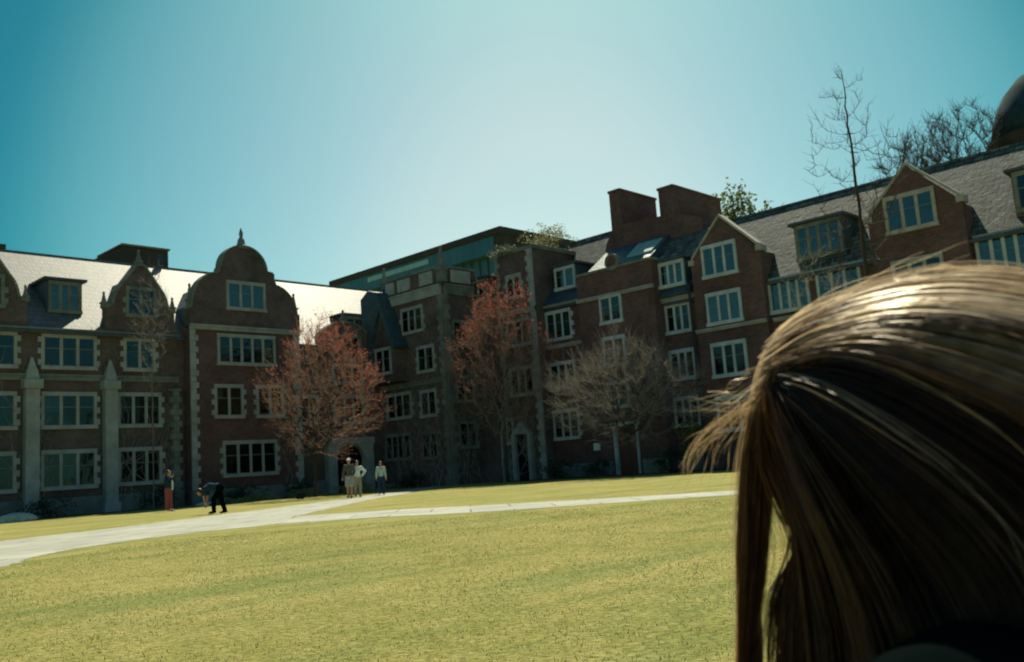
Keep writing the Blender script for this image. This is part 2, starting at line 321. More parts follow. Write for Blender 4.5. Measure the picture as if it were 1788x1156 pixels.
def rag(P,a=.09):
    return [p+Vector((_jr.uniform(-a,a),_jr.uniform(-a,a),0)) for p in P]
up=crom([(-10,9),(-3,17.5),(2.5,21),(7.2,23.7),(10.4,25.1),(15.5,28.3),(21.6,32.1),(29,37.6),(36.4,43.1),(40,46)])
lo_=crom([(-6,-2),(-2,5),(1,9.5),(4.4,14.2),(5.2,15.6),(6.5,16.9),(8.5,17.9),(10.9,17.9)])
mid=crom([(13.4,21.0),(18,25.5),(22.3,29.6),(30,36),(35,40.4),(41,45)])
sheet('path',rag(up)+rag(list(reversed(mid)))+[Vector((12.2,19.4,0))]+rag(list(reversed(lo_)),.06),.004,'paving')
A=crom([(10.9,17.9),(12.4,16.2),(13.4,13.7),(16.6,10.1),(24,-1),(34,-14)]); B=crom([(36,-13),(26,0),(18.5,11.2),(15.9,15.9),(14.9,18.9),(13.4,21.0)])
sheet('path',[Vector((12.2,19.4,0))]+rag(A,.05)+rag(B,.05),.0045,'paving')
for nm,e in (('planting_bed',[(5,50),(24.5,50),(24.5,49),(32,49),(32,50),(34,50),(34,47.4),(5,46.4)]),('planting_bed',[(43.7,-10),(43.7,41),(39.4,41),(39.4,-10)])):
    sheet(nm,[Vector((x,y,0)) for x,y in e],.006,'soil')

def blades():
    n=70000
    ang=rng.uniform(rad(2),rad(78),n); r=3.0+rng.power(1.3,n)*15; x=r*np.cos(ang); y=r*np.sin(ang)
    # keep off the paving
    keep=~((y>14.0+0.9*(x-4.4))&(x<12))|(y<13.5); keep&=~((x+0.75*y>23.2)&(y>9))
    x,y,r=x[keep],y[keep],r[keep]; n=len(x)
    cl=np.array([mnoise.noise((float(a)*.9,float(b_)*.9,0)) for a,b_ in zip(x,y)]); h=rng.uniform(.006,.017,n)*(1+.8*cl); w=.0020+.0003*r
    th=rng.uniform(0,2*np.pi,n); lean=rng.uniform(.1,1.1,n); la=rng.uniform(0,2*np.pi,n)
    a=np.stack([x-np.cos(th)*w,y-np.sin(th)*w,np.zeros(n)],1); b_=np.stack([x+np.cos(th)*w,y+np.sin(th)*w,np.zeros(n)],1)
    c=np.stack([x+np.cos(la)*h*lean,y+np.sin(la)*h*lean,h],1)
    V=np.stack([a,b_,c],1).reshape(-1,3); Fc=np.arange(3*n).reshape(-1,3)
    o=npmesh('grass',V,Fc,'blade'); o['kind']='stuff'; o['label']='dry olive and straw coloured lawn grass'; o['category']='grass'
leafy('blade',(.21,.235,.058),(.40,.355,.15),.35,.8,2.2)
blades()

# ------------------------------------------------------------------ left range
YL=50.0
FL=lambda u,d,z:(u,YL-d,z)
H1=root('dormitory_building','long brown brick dormitory range with sunlit pale slate roof, at the left of the lawn','building',(20,50,0))
b=MB(); b.box(FL,2,38.99,-12.3,0,0,9.75); b.box(FL,38.99,46,-12.3,-.6,0,9.75); b.build('wall','brick_brown',H1)
b=MB(); b.box(FL,2,24.6,.003,.14,0,.9); b.box(FL,32.1,34.1,.003,.14,0,.9); b.build('plinth','stone_weathered',H1)
band(FL,H1,2,24.4,6.95,7.25,.14,mat='stone_weathered'); band(FL,H1,2,24.4,9.42,9.66,.2,mat='stone_weathered',name='cornice')
rl=roof(FL,H1,2,46,9.75,6.15,5.41,'slate_pale',over=.22)
for (a,c) in ((13.3,15.7),(9.0,11.4),(17.15,19.65),(21.05,23.2)):
    for z0,z1 in ((1.5,3.15),(4.62,6.15)): window(FL,H1,a,c,z0,z1,3,'stone','glass_dark',.12)
for (a,c,n_) in ((13.3,15.7,3),(9.0,11.4,3),(17.15,19.65,3),(21.4,22.9,2)): window(FL,H1,a,c,7.72,9.2,n_,'stone','glass_dark',.2)
for u in (12.3,16.5,20.45): # pilasters with statue-like caps
    b=MB(); b.box(FL,u-.33,u+.33,.003,.45,0,6.5); b.box(FL,u-.45,u+.45,.003,.58,6.5,6.95); b.taper(FL,u-.33,u+.33,.02,.42,6.95,7.5,.7); b.taper(FL,u-.2,u+.2,.08,.36,7.5,8.1,.25); b.box(FL,u-.42,u+.42,.003,.56,0,.5)
    b.build('pilaster','stone',H1)
quoins(FL,H1,23.95,24.3,0,6.6,.3,mat='stone_weathered')
for gc,gl_ in ((22.25,'g'),(14.35,'h')):
    b=MB(); pts=[(gc-1.95,9.7),(gc-1.95,11.0),(gc-1.55,11.15),(gc-1.35,11.9),(gc-.2,13.55),(gc+.2,13.55),(gc+1.35,11.9),(gc+1.55,11.15),(gc+1.95,11.0),(gc+1.95,9.7)]
    b.face_prism(FL,pts,-.45,.06); gb=b.build('gable','brick_brown',H1)
    b=MB()
    for p,q in zip(pts[1:-2],pts[2:-1]):
        mx_,mz=(p[0]+q[0])/2,(p[1]+q[1])/2; nrm=Vector((-(q[1]-p[1]),q[0]-p[0])).normalized()*.12
        b.face_prism(FL,[p,q,(q[0]+nrm[0],q[1]+nrm[1]),(p[0]+nrm[0],p[1]+nrm[1])],-.5,.12)
    b.build('coping','stone_weathered',gb)
    b=MB(); b.face_prism(FL,[(gc-1.7,9.9),(gc-1.3,11.3),(gc,13.1),(gc+1.3,11.3),(gc+1.7,9.9)],-4.6,-.45); b.build('gable_roof','slate_blue',gb)
    window(FL,gb,gc-.72,gc+.72,10.75,12.1,2,'stone_weathered','glass_dark',.3,True,d=.06,name='gable_window')
    obelisk(FL,gb,gc,-.2,13.5,14.5,.3); obelisk(FL,gb,gc-1.95,-.2,11.0,11.9,.28); obelisk(FL,gb,gc+1.95,-.2,11.0,11.9,.28)
dormer(FL,H1,17.9,19.3,10.95,12.45,-1.2,2.6,3,'slate_blue','stone_weathered','glass_blue')
b=MB(); b.box(FL,26.2,26.5,-6.3,-6.0,15.3,15.75); b.tube([FL(26.3,-6.1,15.7),FL(26.3,-6.1,16.0)],[.14,.12],8); b.build('roof_vent','lead',H1)
# gate portion right of the tower
b=MB(); gc=36.15
arc=[(gc+2.35*math.cos(t_),9.0+2.15*math.sin(t_)) for t_ in np.linspace(0,math.pi,19)]
b.face_prism(FL,[(gc+2.35,8.3)]+arc+[(gc-2.35,8.3)],-.45,.07); gb=b.build('gable','brick_brown',H1)
b=MB()
for p,q in zip(arc[:-1],arc[1:]):
    e=lambda p,k:(gc+(p[0]-gc)*k,9+(p[1]-9)*k)
    b.face_prism(FL,[p,q,e(q,1.07),e(p,1.07)],-.5,.14)
b.build('coping','stone_weathered',gb)
window(FL,gb,gc-1.0,gc+1.0,8.75,10.15,3,'stone_weathered','glass_dark',.2,True,d=.07,name='gable_window'); obelisk(FL,gb,gc,-.2,11.2,12.05,.34)
for a,c in ((32.1,33.75),(38.55,39)):
    b=MB(); b.box(FL,a,c,.0,.18,8.35,8.75)
    k=a
    while k<c-.2: b.box(FL,k,k+.22,.02,.16,8.75,9.35); k+=.42
    b.box(FL,a,c,.0,.18,9.35,9.48)
    b.build('balustrade','stone_weathered',H1)
dormer(FL,H1,37.2,38.6,10.5,11.9,-1.4,2.6,2,'slate_blue','stone_weathered','glass_dark')
for z0,z1 in ((4.6,6.1),(7.2,8.2)): window(FL,H1,35.1,37.2,z0,z1,3,'stone','glass_dark',.2)
window(FL,H1,32.5,33.6,4.6,6.1,2,'stone'); 
b=MB(); b.box(FL,34.1,34.75,.003,.5,0,3.1); b.box(FL,37.0,37.65,.003,.5,0,3.1); b.box(FL,34.0,37.75,.003,.56,3.1,3.5)
for s_ in (-1,1): b.face_prism(FL,[(35.875+s_*1.125,3.1),(35.875+s_*1.125,2.2),(35.875+s_*.9,2.75),(35.875+s_*.4,3.0),(35.875,3.1)],.01,.45)
dr=b.build('doorway','stone',H1); b=MB(); b.box(FL,34.75,37.0,.004,.03,0,3.05); b.build('door','dark_void',dr)

# ------------------------------------------------------------------ domed tower bay
FT=lambda u,d,z:(u,49.2-d,z)
T=root('gabled_tower','four storey brick tower bay with domed shaped gable and pointed finial','tower',(28.3,49.2,0))
b=MB(); b.box(FT,24.75,31.95,-8,0,0,10.2); b.build('wall','brick_red',T)
b=MB(); b.box(FT,24.65,32.05,.003,.15,0,.8); b.build('plinth','stone_weathered',T)
L0,R0,gc=24.75,31.95,28.3
pts=[(L0,10.1),(L0,11.2)]
pts+=[(26.65-1.75*math.cos(t_),11.3+2.15*math.sin(t_)) for t_ in np.linspace(0,math.pi/2,9)]
pts+=[(gc-1.6,13.45),(gc-1.6,13.8)]
pts+=[(gc-1.5*math.cos(t_),13.85+1.42*math.sin(t_)) for t_ in np.linspace(0,math.pi,21)]
pts+=[(gc+1.6,13.8),(gc+1.95,13.75),(gc+1.95,13.3),(gc+2.1,13.1)]
pts+=[(30.1+1.75*math.sin(t_),11.2+1.85*math.cos(t_)) for t_ in np.linspace(.15,math.pi/2,9)]
pts+=[(R0,11.2),(R0,10.1)]
b=MB(); b.face_prism(FT,pts,-.5,.03); gb=b.build('shaped_gable','brick_brown',T)
b=MB()
cen=Vector((gc,11.6))
for p,q in zip(pts[1:-2],pts[2:-1]):
    p_,q_=Vector(p),Vector(q)
    if (q_-p_).length<.02: continue
    n1=Vector((-(q_-p_).y,(q_-p_).x)).normalized(); 
    if n1.dot((p_+q_)/2-cen)<0: n1=-n1
    n1*=.09; b.face_prism(FT,[p,q,(q[0]+n1.x,q[1]+n1.y),(p[0]+n1.x,p[1]+n1.y)],-.55,.09)
b.build('coping','stone_weathered',gb)
b=MB(); b.tube([FT(gc,-.25,15.1),FT(gc,-.25,15.3),FT(gc,-.25,15.45),FT(gc,-.25,15.75),FT(gc,-.25,15.9),FT(gc,-.25,16.15),FT(gc,-.25,16.5)],[.5,.45,.26,.2,.1,.13,.02],10); b.build('finial','stone_weathered',gb)
b=MB(); b.face_prism(FT,[(L0+.3,10),(L0+.6,11.6),(gc-1.7,13.0),(gc-.5,13.6),(gc+.5,13.6),(gc+1.7,13.0),(R0-.6,11.6),(R0-.3,10)],-9,-.5); b.build('roof','slate_blue',T)
obelisk(FT,gb,L0+.12,-.2,11.2,12.7,.32); obelisk(FT,gb,R0-.12,-.2,11.2,12.7,.32)
b=MB(); b.box(FT,R0-.1,R0+.35,-1.5,-.3,10.2,11.4); b.build('kneeler','brick_brown',gb)
band(FT,T,24.7,32.0,9.98,10.25,.16); quoins(FT,T,24.72,25.05,.8,9.98,.1,side=1); quoins(FT,T,31.6,31.97,.8,9.98,.1,side=-1)
window(FT,T,26.75,30.0,1.6,3.3,4,'stone','glass_dark',.15)
window(FT,T,26.3,27.85,5.0,6.6,2,'stone','glass_dark',.2); window(FT,T,29.0,30.55,5.0,6.6,2,'stone','glass_dark',.2)
window(FT,T,26.55,30.1,8.12,9.6,5,'stone','glass_dark',.25,False); window(FT,gb,27.2,29.5,11.45,12.85,3,'stone','glass_blue',.1,False,d=.03,name='gable_window')

# ------------------------------------------------------------------ corner block
XA=39.0; YA=43.3
FA=lambda u,d,z:(XA-d,u,z)          # u = y
FR=lambda u,d,z:(u,YA-d,z)
C=root('corner_building','tall flat topped corner building with panelled parapet, pinnacles and bare creeper on its walls','building',(39,43.3,0))
b=MB(); b.box(lambda u,d,z:(u,d,z),39,50,43.3,49.4,0,13.0); b.box(lambda u,d,z:(u,d,z),39.02,41,49.4,50.3,0,9.2); b.build('wall','brick_brown',C)
b=MB(); b.box(FA,43.3,49.4,-.35,.02,13,13.95); b.box(FR,39.35,42,-.35,.02,13,13.95); b.build('parapet','brick_brown',C)
b=MB(); b.box(FA,43.2,49.5,-.4,.12,13.95,14.12); b.box(FR,39.4,42,-.4,.12,13.95,14.12); b.build('coping','stone_weathered',C)
for F_,a,c in ((FA,44.1,45.4),(FA,46.4,47.7),(FA,48.1,49.0),(FR,39.75,41.5)):
    b=MB(); b.box(F_,a,c,.024,.10,13.05,13.88); b.build('blind_panel','stone',C)
band(FA,C,43.35,49.4,12.2,12.85,.16,mat='stone'); band(FR,C,39.1,42,12.2,12.85,.16,mat='stone_weathered')
band(FA,C,43.35,50,6.55,6.85,.14,mat='stone_weathered')
quoins(FA,C,43.3,43.65,0,12.2,.12,side=1,mat='stone_weathered'); quoins(FR,C,39.0,39.35,0,12.2,.12,side=1,mat='stone_weathered')
obelisk(FA,C,43.35,-.1,13.0,15.5,.5); obelisk(FA,C,49.3,-.1,13.6,15.1,.35); 
window(FA,C,45.4,47.35,10.25,11.65,3,'stone','glass_dark',.3); window(FA,C,47.75,49.0,7.8,9.2,2,'stone','glass_dark',.2); window(FA,C,44.5,45.9,7.5,8.9,2,'stone','glass_dark',.2)
window(FA,C,47.0,49.3,4.7,6.1,3,'stone','glass_dark',.1); window(FA,C,44.5,45.8,4.6,6.0,2,'stone','glass_dark',.1)
window(FA,C,47.3,49.7,2.0,3.4,4,'stone_weathered','glass_dark',0); window(FA,C,44.6,45.9,1.9,3.3,2,'stone_weathered','glass_dark',0)
for z in (2.4,5.35,8.95): window(FR,C,39.8,41.1,z,z+1.4,2,'stone_weathered','glass_dark',.1)
# steep dark roofed gable in the inner corner
g=MB(); g.face_prism(FA,[(47.3,7.0),(47.3,9.5),(48.5,12.0),(50.0,9.5),(50.0,7.0)],0,.9); gb=g.build('gable','brick_brown',C)
g=MB(); g.face_prism(FA,[(46.9,9.2),(48.75,13.2),(49.6,13.45),(50.45,12.95),(50.45,8.6),(49.95,8.6),(48.55,12.0),(47.35,9.2)],-.5,1.15); g.face_prism(FA,[(48.6,11.9),(49.95,8.7),(50.4,8.7),(50.4,12.8),(49.0,12.9)],-1.2,-.5); g.build('gable_roof','slate_blue',gb)
window(FA,gb,47.8,49.2,7.7,9.15,2,'stone','glass_dark',.2,False,d=.9,name='gable_window')
# low link between block and ivy tower
FM=lambda u,d,z:(43.0-d,u,z)
b=MB(); b.box(lambda u,d,z:(u,d,z),42,50,42.0,43.3,0,11.6); b.build('link_wall','brick_brown',C)
b=MB(); b.box(FR,42,44,-.1,.12,11.5,11.75); b.build('link_cornice','stone',C)
b=MB(); b.run_prism(FM,[(1.2,11.6),(-.9,14.1),(-6,14.1),(-8,11.6)],42.0,43.5); b.build('roof','slate_mottled',C)
dormer(lambda u,d,z:(42.0-d,u,z),C,42.3,43.2,12.0,13.2,.2,1.5,2,'slate_blue','stone_weathered','glass_blue')

# ------------------------------------------------------------------ ivy tower
XB=42.8
FB=lambda u,d,z:(XB-d,u,z)
B_=root('crenellated_tower','square stone trimmed tower with foliage spilling over its top, right of the corner building','tower',(42.8,40.4,0))
b=MB(); b.box(lambda u,d,z:(u,d,z),42.8,48.5,38.7,42.1,0,14.7); b.build('wall','brick_brown',B_)
b=MB(); b.box(FB,38.6,42.2,-.5,.12,14.7,14.95); b.box(lambda u,d,z:(u,d,z),43.3,48.5,38.58,39.0,14.7,14.95); b.build('coping','stone_weathered',B_)
quoins(FB,B_,38.7,39.1,0,14.7,.12,side=1); quoins(FB,B_,41.8,42.1,0,14.7,.1,side=-1,mat='stone_weathered')
window(FB,B_,39.9,41.0,11.85,13.1,2,'stone','glass_dark',0,arch=True)
for z0,z1 in ((8.7,10.1),(5.5,7.0)): window(FB,B_,39.4,41.2,z0,z1,3,'stone','glass_dark',.15)
band(FB,B_,38.7,42.1,10.6,10.9,.14); b=MB()
b.box(FB,39.75,40.05,.003,.3,0,2.9); b.box(FB,41.15,41.45,.003,.3,0,2.9); b.face_prism(FB,[(39.75,2.9),(41.45,2.9),(40.6,3.7)],.003,.3); dr=b.build('doorway','stone',B_); b=MB(); b.box(FB,40.05,41.15,.004,.03,0,2.9); b.build('door','dark_void',dr)
window(FB,B_,41.5,41.9,2.5,3.8,1,'stone','glass_dark',0,False)

# ------------------------------------------------------------------ right range
XR=43.7
FG=lambda u,d,z:(XR-d,u,z)
G=root('dormitory_building','long red brick dormitory range with mottled slate roof, at the right behind the woman','building',(43.7,20,0))
b=MB(); b.box(FG,-12,29.6,-8,0,0,9.75); b.box(FG,29.6,41,-8.4,0,0,10.9); b.build('wall','brick_red',G)
r1=roof(FG,G,-12,29.4,9.75,3.92,4.67,'slate_mottled',over=.2); r2=roof(FG,G,35.0,41,10.9,4.16,4.95,'slate_mottled',over=.1)
# c : windows, dormer
for z0,z1,q in ((8.75,10.3,.9),(5.6,7.0,.3),(2.5,4.0,.2)): window(FG,G,36.7,38.55,z0,z1,3,'stone_pale','glass_dark',q)
band(FG,G,35.3,41,8.1,8.3,.14); band(FG,G,35.3,39.5,10.62,10.88,.2)
b=MB(); b.run_prism(FG,[(.35,10.9),(.2,11.1),(-.75,12.0),(-.9,10.9)],35.3,39.0); b.build('roof_skirt','slate_blue',G)
dormer(FG,G,36.5,37.9,12.0,13.25,-.45,2.0,2,'slate_blue','stone_pale','glass_blue',cur=.6)
# d : projecting chimney bay
FD=lambda u,d,z:(42.8-d,u,z)
b=MB(); b.box(FD,29.6,35.2,-.9,0,0,12.05); cb=b.build('chimney_bay','brick_red',G)
b=MB(); b.box(FD,31.0,35.25,-.6,.1,12.05,12.2); b.box(FD,29.55,31.0,-.6,.1,12.05,12.2); b.build('coping','stone_weathered',cb)
band(FD,cb,29.55,35.25,10.42,10.6,.12,mat='stone')
def disc(u,z,r,d0,d1,F=FD): return [(u+r*math.cos(a),z+r*math.sin(a)) for a in np.linspace(0,2*math.pi,21)[:-1]]
b=MB(); o_=disc(32.35,12.45,.50,0,0); i_=disc(32.35,12.45,.36,0,0)
for k in range(20): b.face_prism(FD,[o_[k],o_[(k+1)%20],i_[(k+1)%20],i_[k]],-.3,.14)
b.cur=1; b.face_prism(FD,i_,-.2,.03); b.build('roundel',['stone_weathered','brick_red'],cb)
for z0,z1,q in ((9.0,10.35,.8),(6.45,7.85,.3),(4.0,5.2,0),): window(FD,G,32.05,33.4,z0,z1,2,'stone_pale','glass_dark',q,False)
b=MB(); b.box(FD,33.0,33.22,.003,.22,0,2.75); b.box(FD,31.55,31.68,.003,.10,0,2.75); b.box(FD,31.45,33.35,.003,.32,2.75,2.98); dr=b.build('doorway','stone_pale',cb)
b=MB(); b.box(FD,31.68,33.0,.004,.05,0,2.7); b.build('door','door_wood',dr)
b=MB(); b.box(FD,34.4,34.85,.003,.09,1.5,1.92); b.box(FD,34.45,34.8,.09,.12,1.55,1.87); b.build('notice_board','white_paint',cb)
# roof pieces and chimneys above the bay
b=MB(); b.run_prism(FG,[(.5,12.1),(-2.4,14.2),(-6.5,14.2),(-7.5,12.1)],30.3,35.0); b.build('roof','slate_blue',G)
b=MB(); b.run_prism(FG,[(-.5,12.95),(-1.8,13.9),(-1.86,13.83),(-.5,12.85)],30.5,32.3); b.build('skylight','skylight_panel',G)
b=MB(); b.run_prism(FG,[(.0,11.9),(-2.4,13.9),(-2.5,11.9)],27.3,30.3); b.build('roof','slate_mottled',G)
FC=lambda u,d,z:(46.0-d,u,z)
b=MB(); b.face_prism(FC,[(28.0,12.5),(28.0,14.6),(29.7,15.3),(34.3,15.6),(35.1,14.6),(35.6,12.9),(35.6,12.0)],-4.2,0)
b.box(FC,33.7,34.55,-3.9,.05,15.0,17.75); b.box(FC,33.64,34.61,-3.96,.11,17.75,17.9)
b.box(FC,29.75,30.8,-5.4,.05,15.0,16.95); b.box(FC,29.69,30.86,-5.46,.11,16.95,17.1)
b.build('chimney','brick_red',G)
# e : recessed bay with mansard skirt
for z0,z1,q in ((7.85,9.2,.3),(5.2,6.55,.2),(2.6,3.9,0)): window(FG,G,28.0,29.4,z0,z1,3,'stone_pale','glass_dark',q,False)
b=MB(); b.run_prism(FG,[(.6,9.75),(.5,9.95),(-.1,10.6),(-.1,9.75)],27.4,29.6); b.build('roof_skirt','slate_blue',G); band(FG,G,27.3,29.6,9.5,9.72,.3)
dormer(FG,G,28.0,29.4,10.5,11.75,.25,2.5,3,'slate_blue','stone_pale','glass_blue')
b=MB(); b.tube([FG(27.45,.62,0),FG(27.45,.62,10.0)],[.08,.08],8); b.box(FG,27.3,27.6,.5,.75,9.9,10.2); b.build('downpipe','iron',G)
# f, h : gabled bays
def gbay(u0,u1,uc,zs,za,x,lab):
    F_=lambda u,d,z:(x-d,u,z)
    b=MB(); b.face_prism(F_,[(u0,0),(u0,zs),(u0+.25,zs+.05),(uc,za),(u1-.25,zs+.05),(u1,zs),(u1,0)],-.5-(XR-x)*0,0); g=b.build('gable_bay','brick_red',G)
    b=MB(); b.box(F_,u0,u1,-1.2,-.5,0,zs-.5); b.build('bay_return','brick_red',g)
    b=MB()
    for p,q in (((u0+.1,zs+.05),(uc,za+.08)),((uc,za+.08),(u1-.1,zs+.05))): b.face_prism(F_,[p,q,(q[0],q[1]+.16),(p[0],p[1]+.16)],-.55,.08)
    b.box(F_,u0-.12,u0+.22,-.55,.09,zs-.25,zs+.05); b.box(F_,u1-.22,u1+.12,-.55,.09,zs-.25,zs+.05); b.build('coping','coping',g)
    b=MB(); b.face_prism(F_,[(u0+.1,zs-.2),(uc,za-.25),(u1-.1,zs-.2),(u1-.1,zs-.6),(u0+.1,zs-.6)],-4,-.5); b.build('gable_roof','slate_pale',g)
    return F_,g
F1,g1=gbay(23.0,27.25,25.2,11.45,13.45,43.2,'')
for z0,z1,gl_ in ((10.45,11.9,'glass_blue'),(7.85,9.25,'glass_blue'),(5.0,6.5,'glass_dark'),(2.1,3.6,'glass_dark')): window(F1,g1,24.5,26.35,z0,z1,3,'stone_pale',gl_,.25,False,name='bay_window')
F2,g2=gbay(12.9,17.2,15.1,11.5,13.5,43.2,'')
for z0,z1,gl_ in ((10.6,12.05,'glass_blue'),(7.7,8.95,'glass_dark'),(5.0,6.5,'glass_dark'),(2.1,3.6,'glass_dark')): window(F2,g2,14.15,16.2,z0,z1,3,'coping',gl_,.15,False,name='bay_window')
band(F1,g1,23.0,27.3,7.38,7.55,.1,mat='stone'); band(FG,G,17.3,22.9,7.38,7.55,.1,mat='stone'); band(F2,g2,12.9,17.2,7.38,7.55,.1,mat='stone')
# g, i : plain stretches
for a,c,n_ in ((20.9,23.3-.45,4),(18.2,20.2,3),(10.6,12.6,4),(6.5,8.8,4),(2.0,4.3,4),(-3,-1,3),(-8,-6,3)):
    for z0,z1 in ((7.95,9.35),(5.0,6.5),(2.1,3.6)): window(FG,G,a,c,z0,z1,n_,'stone_pale','glass_blue' if z0>7 else 'glass_dark',.35,False)
band(FG,G,17.3,22.9,9.45,9.62,.12,mat='stone',name='cornice'); band(FG,G,-12,12.8,9.45,9.62,.12,mat='stone',name='cornice')
dormer(FG,G,19.0,21.2,10.5,12.1,-.35,2.3,4,'slate_blue','stone_weathered','glass_blue',cur=.3)
dormer(FG,G,8.6,10.8,10.5,12.1,-.35,2.3,4,'brick_brown','stone_weathered','glass_dark')
b=MB(); b.box(FG,-12,29.6,.003,.15,0,.8); b.box(FG,35.3,41,.003,.15,0,.8); b.box(FD,29.6,31.35,.003,.12,0,.8); b.box(FD,33.4,35.2,.003,.12,0,.8); b.build('plinth','stone_weathered',G)

# ------------------------------------------------------------------ things beyond the courtyard
def I(u,d,z): return (u,d,z)
M_=root('modern_library_building','dark flat roofed modern block with wide overhanging roof, behind the corner building','building',(90,88,0))
b=MB(); b.box(I,77,92,74.5,110,28.75,29.55); b.build('roof_slab','concrete_dark',M_)
b=MB(); b.box(I,78.6,91.5,76,104,10,28.75); b.box(I,77.25,78.6,76,108.5,26.6,28.75); b.cur=1
for k in range(22): b.box(I,78.45,78.6,77+k*1.45,77.1+k*1.45,10,27.9)
b.build('wall',['bluish_panel','lead'],M_)
b=MB(); b.box(I,77.3,91.9,74.7,76,26.2,28.75); b.box(I,79,91.3,75.6,76,10,26.2); b.build('end_wall','concrete_dark',M_)
b=MB(); b.box(I,77.15,77.25,88,101,27.7,28.35); b.build('window_strip','skylight_panel',M_)
b=MB(); b.box(I,79,81,78,80,29.55,30.0); b.tube([(80,79,30),(80,79,30.5)],[.4,.35],10); b.build('roof_vent','concrete',M_)
P_=root('rooftop_plant_room','grey flat roofed plant room rising beyond the pale slate roof','building',(42,94,0))
b=MB(); b.face_prism(lambda u,d,z:(u,92+d,z),[(36.6,24.0),(36.6,24.6),(39.2,26.1),(44,26.2),(44,8),(36.6,8)],0,6); b.build('wall','concrete_dark',P_)
b=MB(); b.box(I,39.0,44.15,91.85,98.2,26.2,26.4); b.build('roof','concrete',P_)
Q_=root('spired_building','dark stepped roof with spike at the left edge beyond the range','building',(26,92,0))
b=MB(); b.box(I,22,28.15,92,98,8,24.9); b.build('wall','concrete_dark',Q_); b=MB(); b.box(I,22,27.5,92.2,97,24.9,27.2); b.taper(I,26.7,27.6,92.6,93.5,27.2,28.6,.4); b.build('roof','lead',Q_)
D_=root('round_tower_building','dark round roofed tower beyond the roof at the upper right corner','tower',(87,19,0))
cx_,cy_=88.6,18.8; prof=[(0,4.6),(22,4.6),(25.3,4.6),(25.6,4.85),(26.0,4.85),(26.1,4.5),(28.2,4.0),(30.2,3.0),(31.6,1.7),(32.2,.3)]
b=MB(); b.tube([(cx_,cy_,z) for z,_ in prof[:6]],[r for _,r in prof[:6]],28); b.build('wall','concrete_dark',D_)
b=MB(); b.tube([(cx_,cy_,z) for z,_ in prof[5:]],[r for _,r in prof[5:]],28); b.build('dome','dome_dark',D_,True)
b=MB()
for k in range(14):
    a=2*math.pi*k/14; p=Vector((cx_+4.6*math.cos(a),cy_+4.6*math.sin(a),0)); n_=Vector((math.cos(a),math.sin(a),0)); s_=Vector((-n_.y,n_.x,0))
    q=[p-s_*.5+n_*.05,p+s_*.5+n_*.05,p+s_*.5-n_*.3,p-s_*.5-n_*.3]; b.add([(v.x,v.y,z) for z in (22.5,24.8) for v in q],[(0,1,2,3),(4,5,6,7),(0,1,5,4),(1,2,6,5),(2,3,7,6),(3,0,4,7)])
b.build('window','dark_void',D_)

# ------------------------------------------------------------------ vegetation
def segtubes(A,B,RA,RB,k=4):
    """many straight tapered tubes at once -> V,F"""
    A=np.asarray(A,float);B=np.asarray(B,float);RA=np.asarray(RA);RB=np.asarray(RB); n=len(A)
    d=B-A; L_=np.linalg.norm(d,axis=1,keepdims=True)+1e-9; d/=L_
    up_=np.where(np.abs(d[:,2:3])<.9,np.array([[0,0,1.]]),np.array([[1.,0,0]]))
    x=np.cross(d,up_); x/=np.linalg.norm(x,axis=1,keepdims=True); y=np.cross(d,x)
    V=np.zeros((n,2*k,3))
    for j in range(k):
        a=2*math.pi*j/k; o=x*math.cos(a)+y*math.sin(a)
        V[:,j]=A+o*RA[:,None]; V[:,k+j]=B+o*RB[:,None]
    base=(np.arange(n)*2*k)[:,None]
    Fc=np.concatenate([base+np.array([[j,(j+1)%k,k+(j+1)%k,k+j]]) for j in range(k)],0)
    return V.reshape(-1,3),Fc
def leaves(P,size,seed=0,flat=1.0):
    r=np.random.default_rng(seed); n=len(P); a=r.normal(size=(n,3)); a/=np.linalg.norm(a,axis=1,keepdims=True); b_=r.normal(size=(n,3)); b_-=a*np.sum(a*b_,1,keepdims=True); b_/=np.linalg.norm(b_,axis=1,keepdims=True)
    s=size*r.uniform(.5,1.3,(n,1)); V=np.stack([P-a*s,P+b_*s*.55*flat,P+a*s,P-b_*s*.55*flat],1).reshape(-1,3)
    return V,np.arange(4*n).reshape(-1,4)
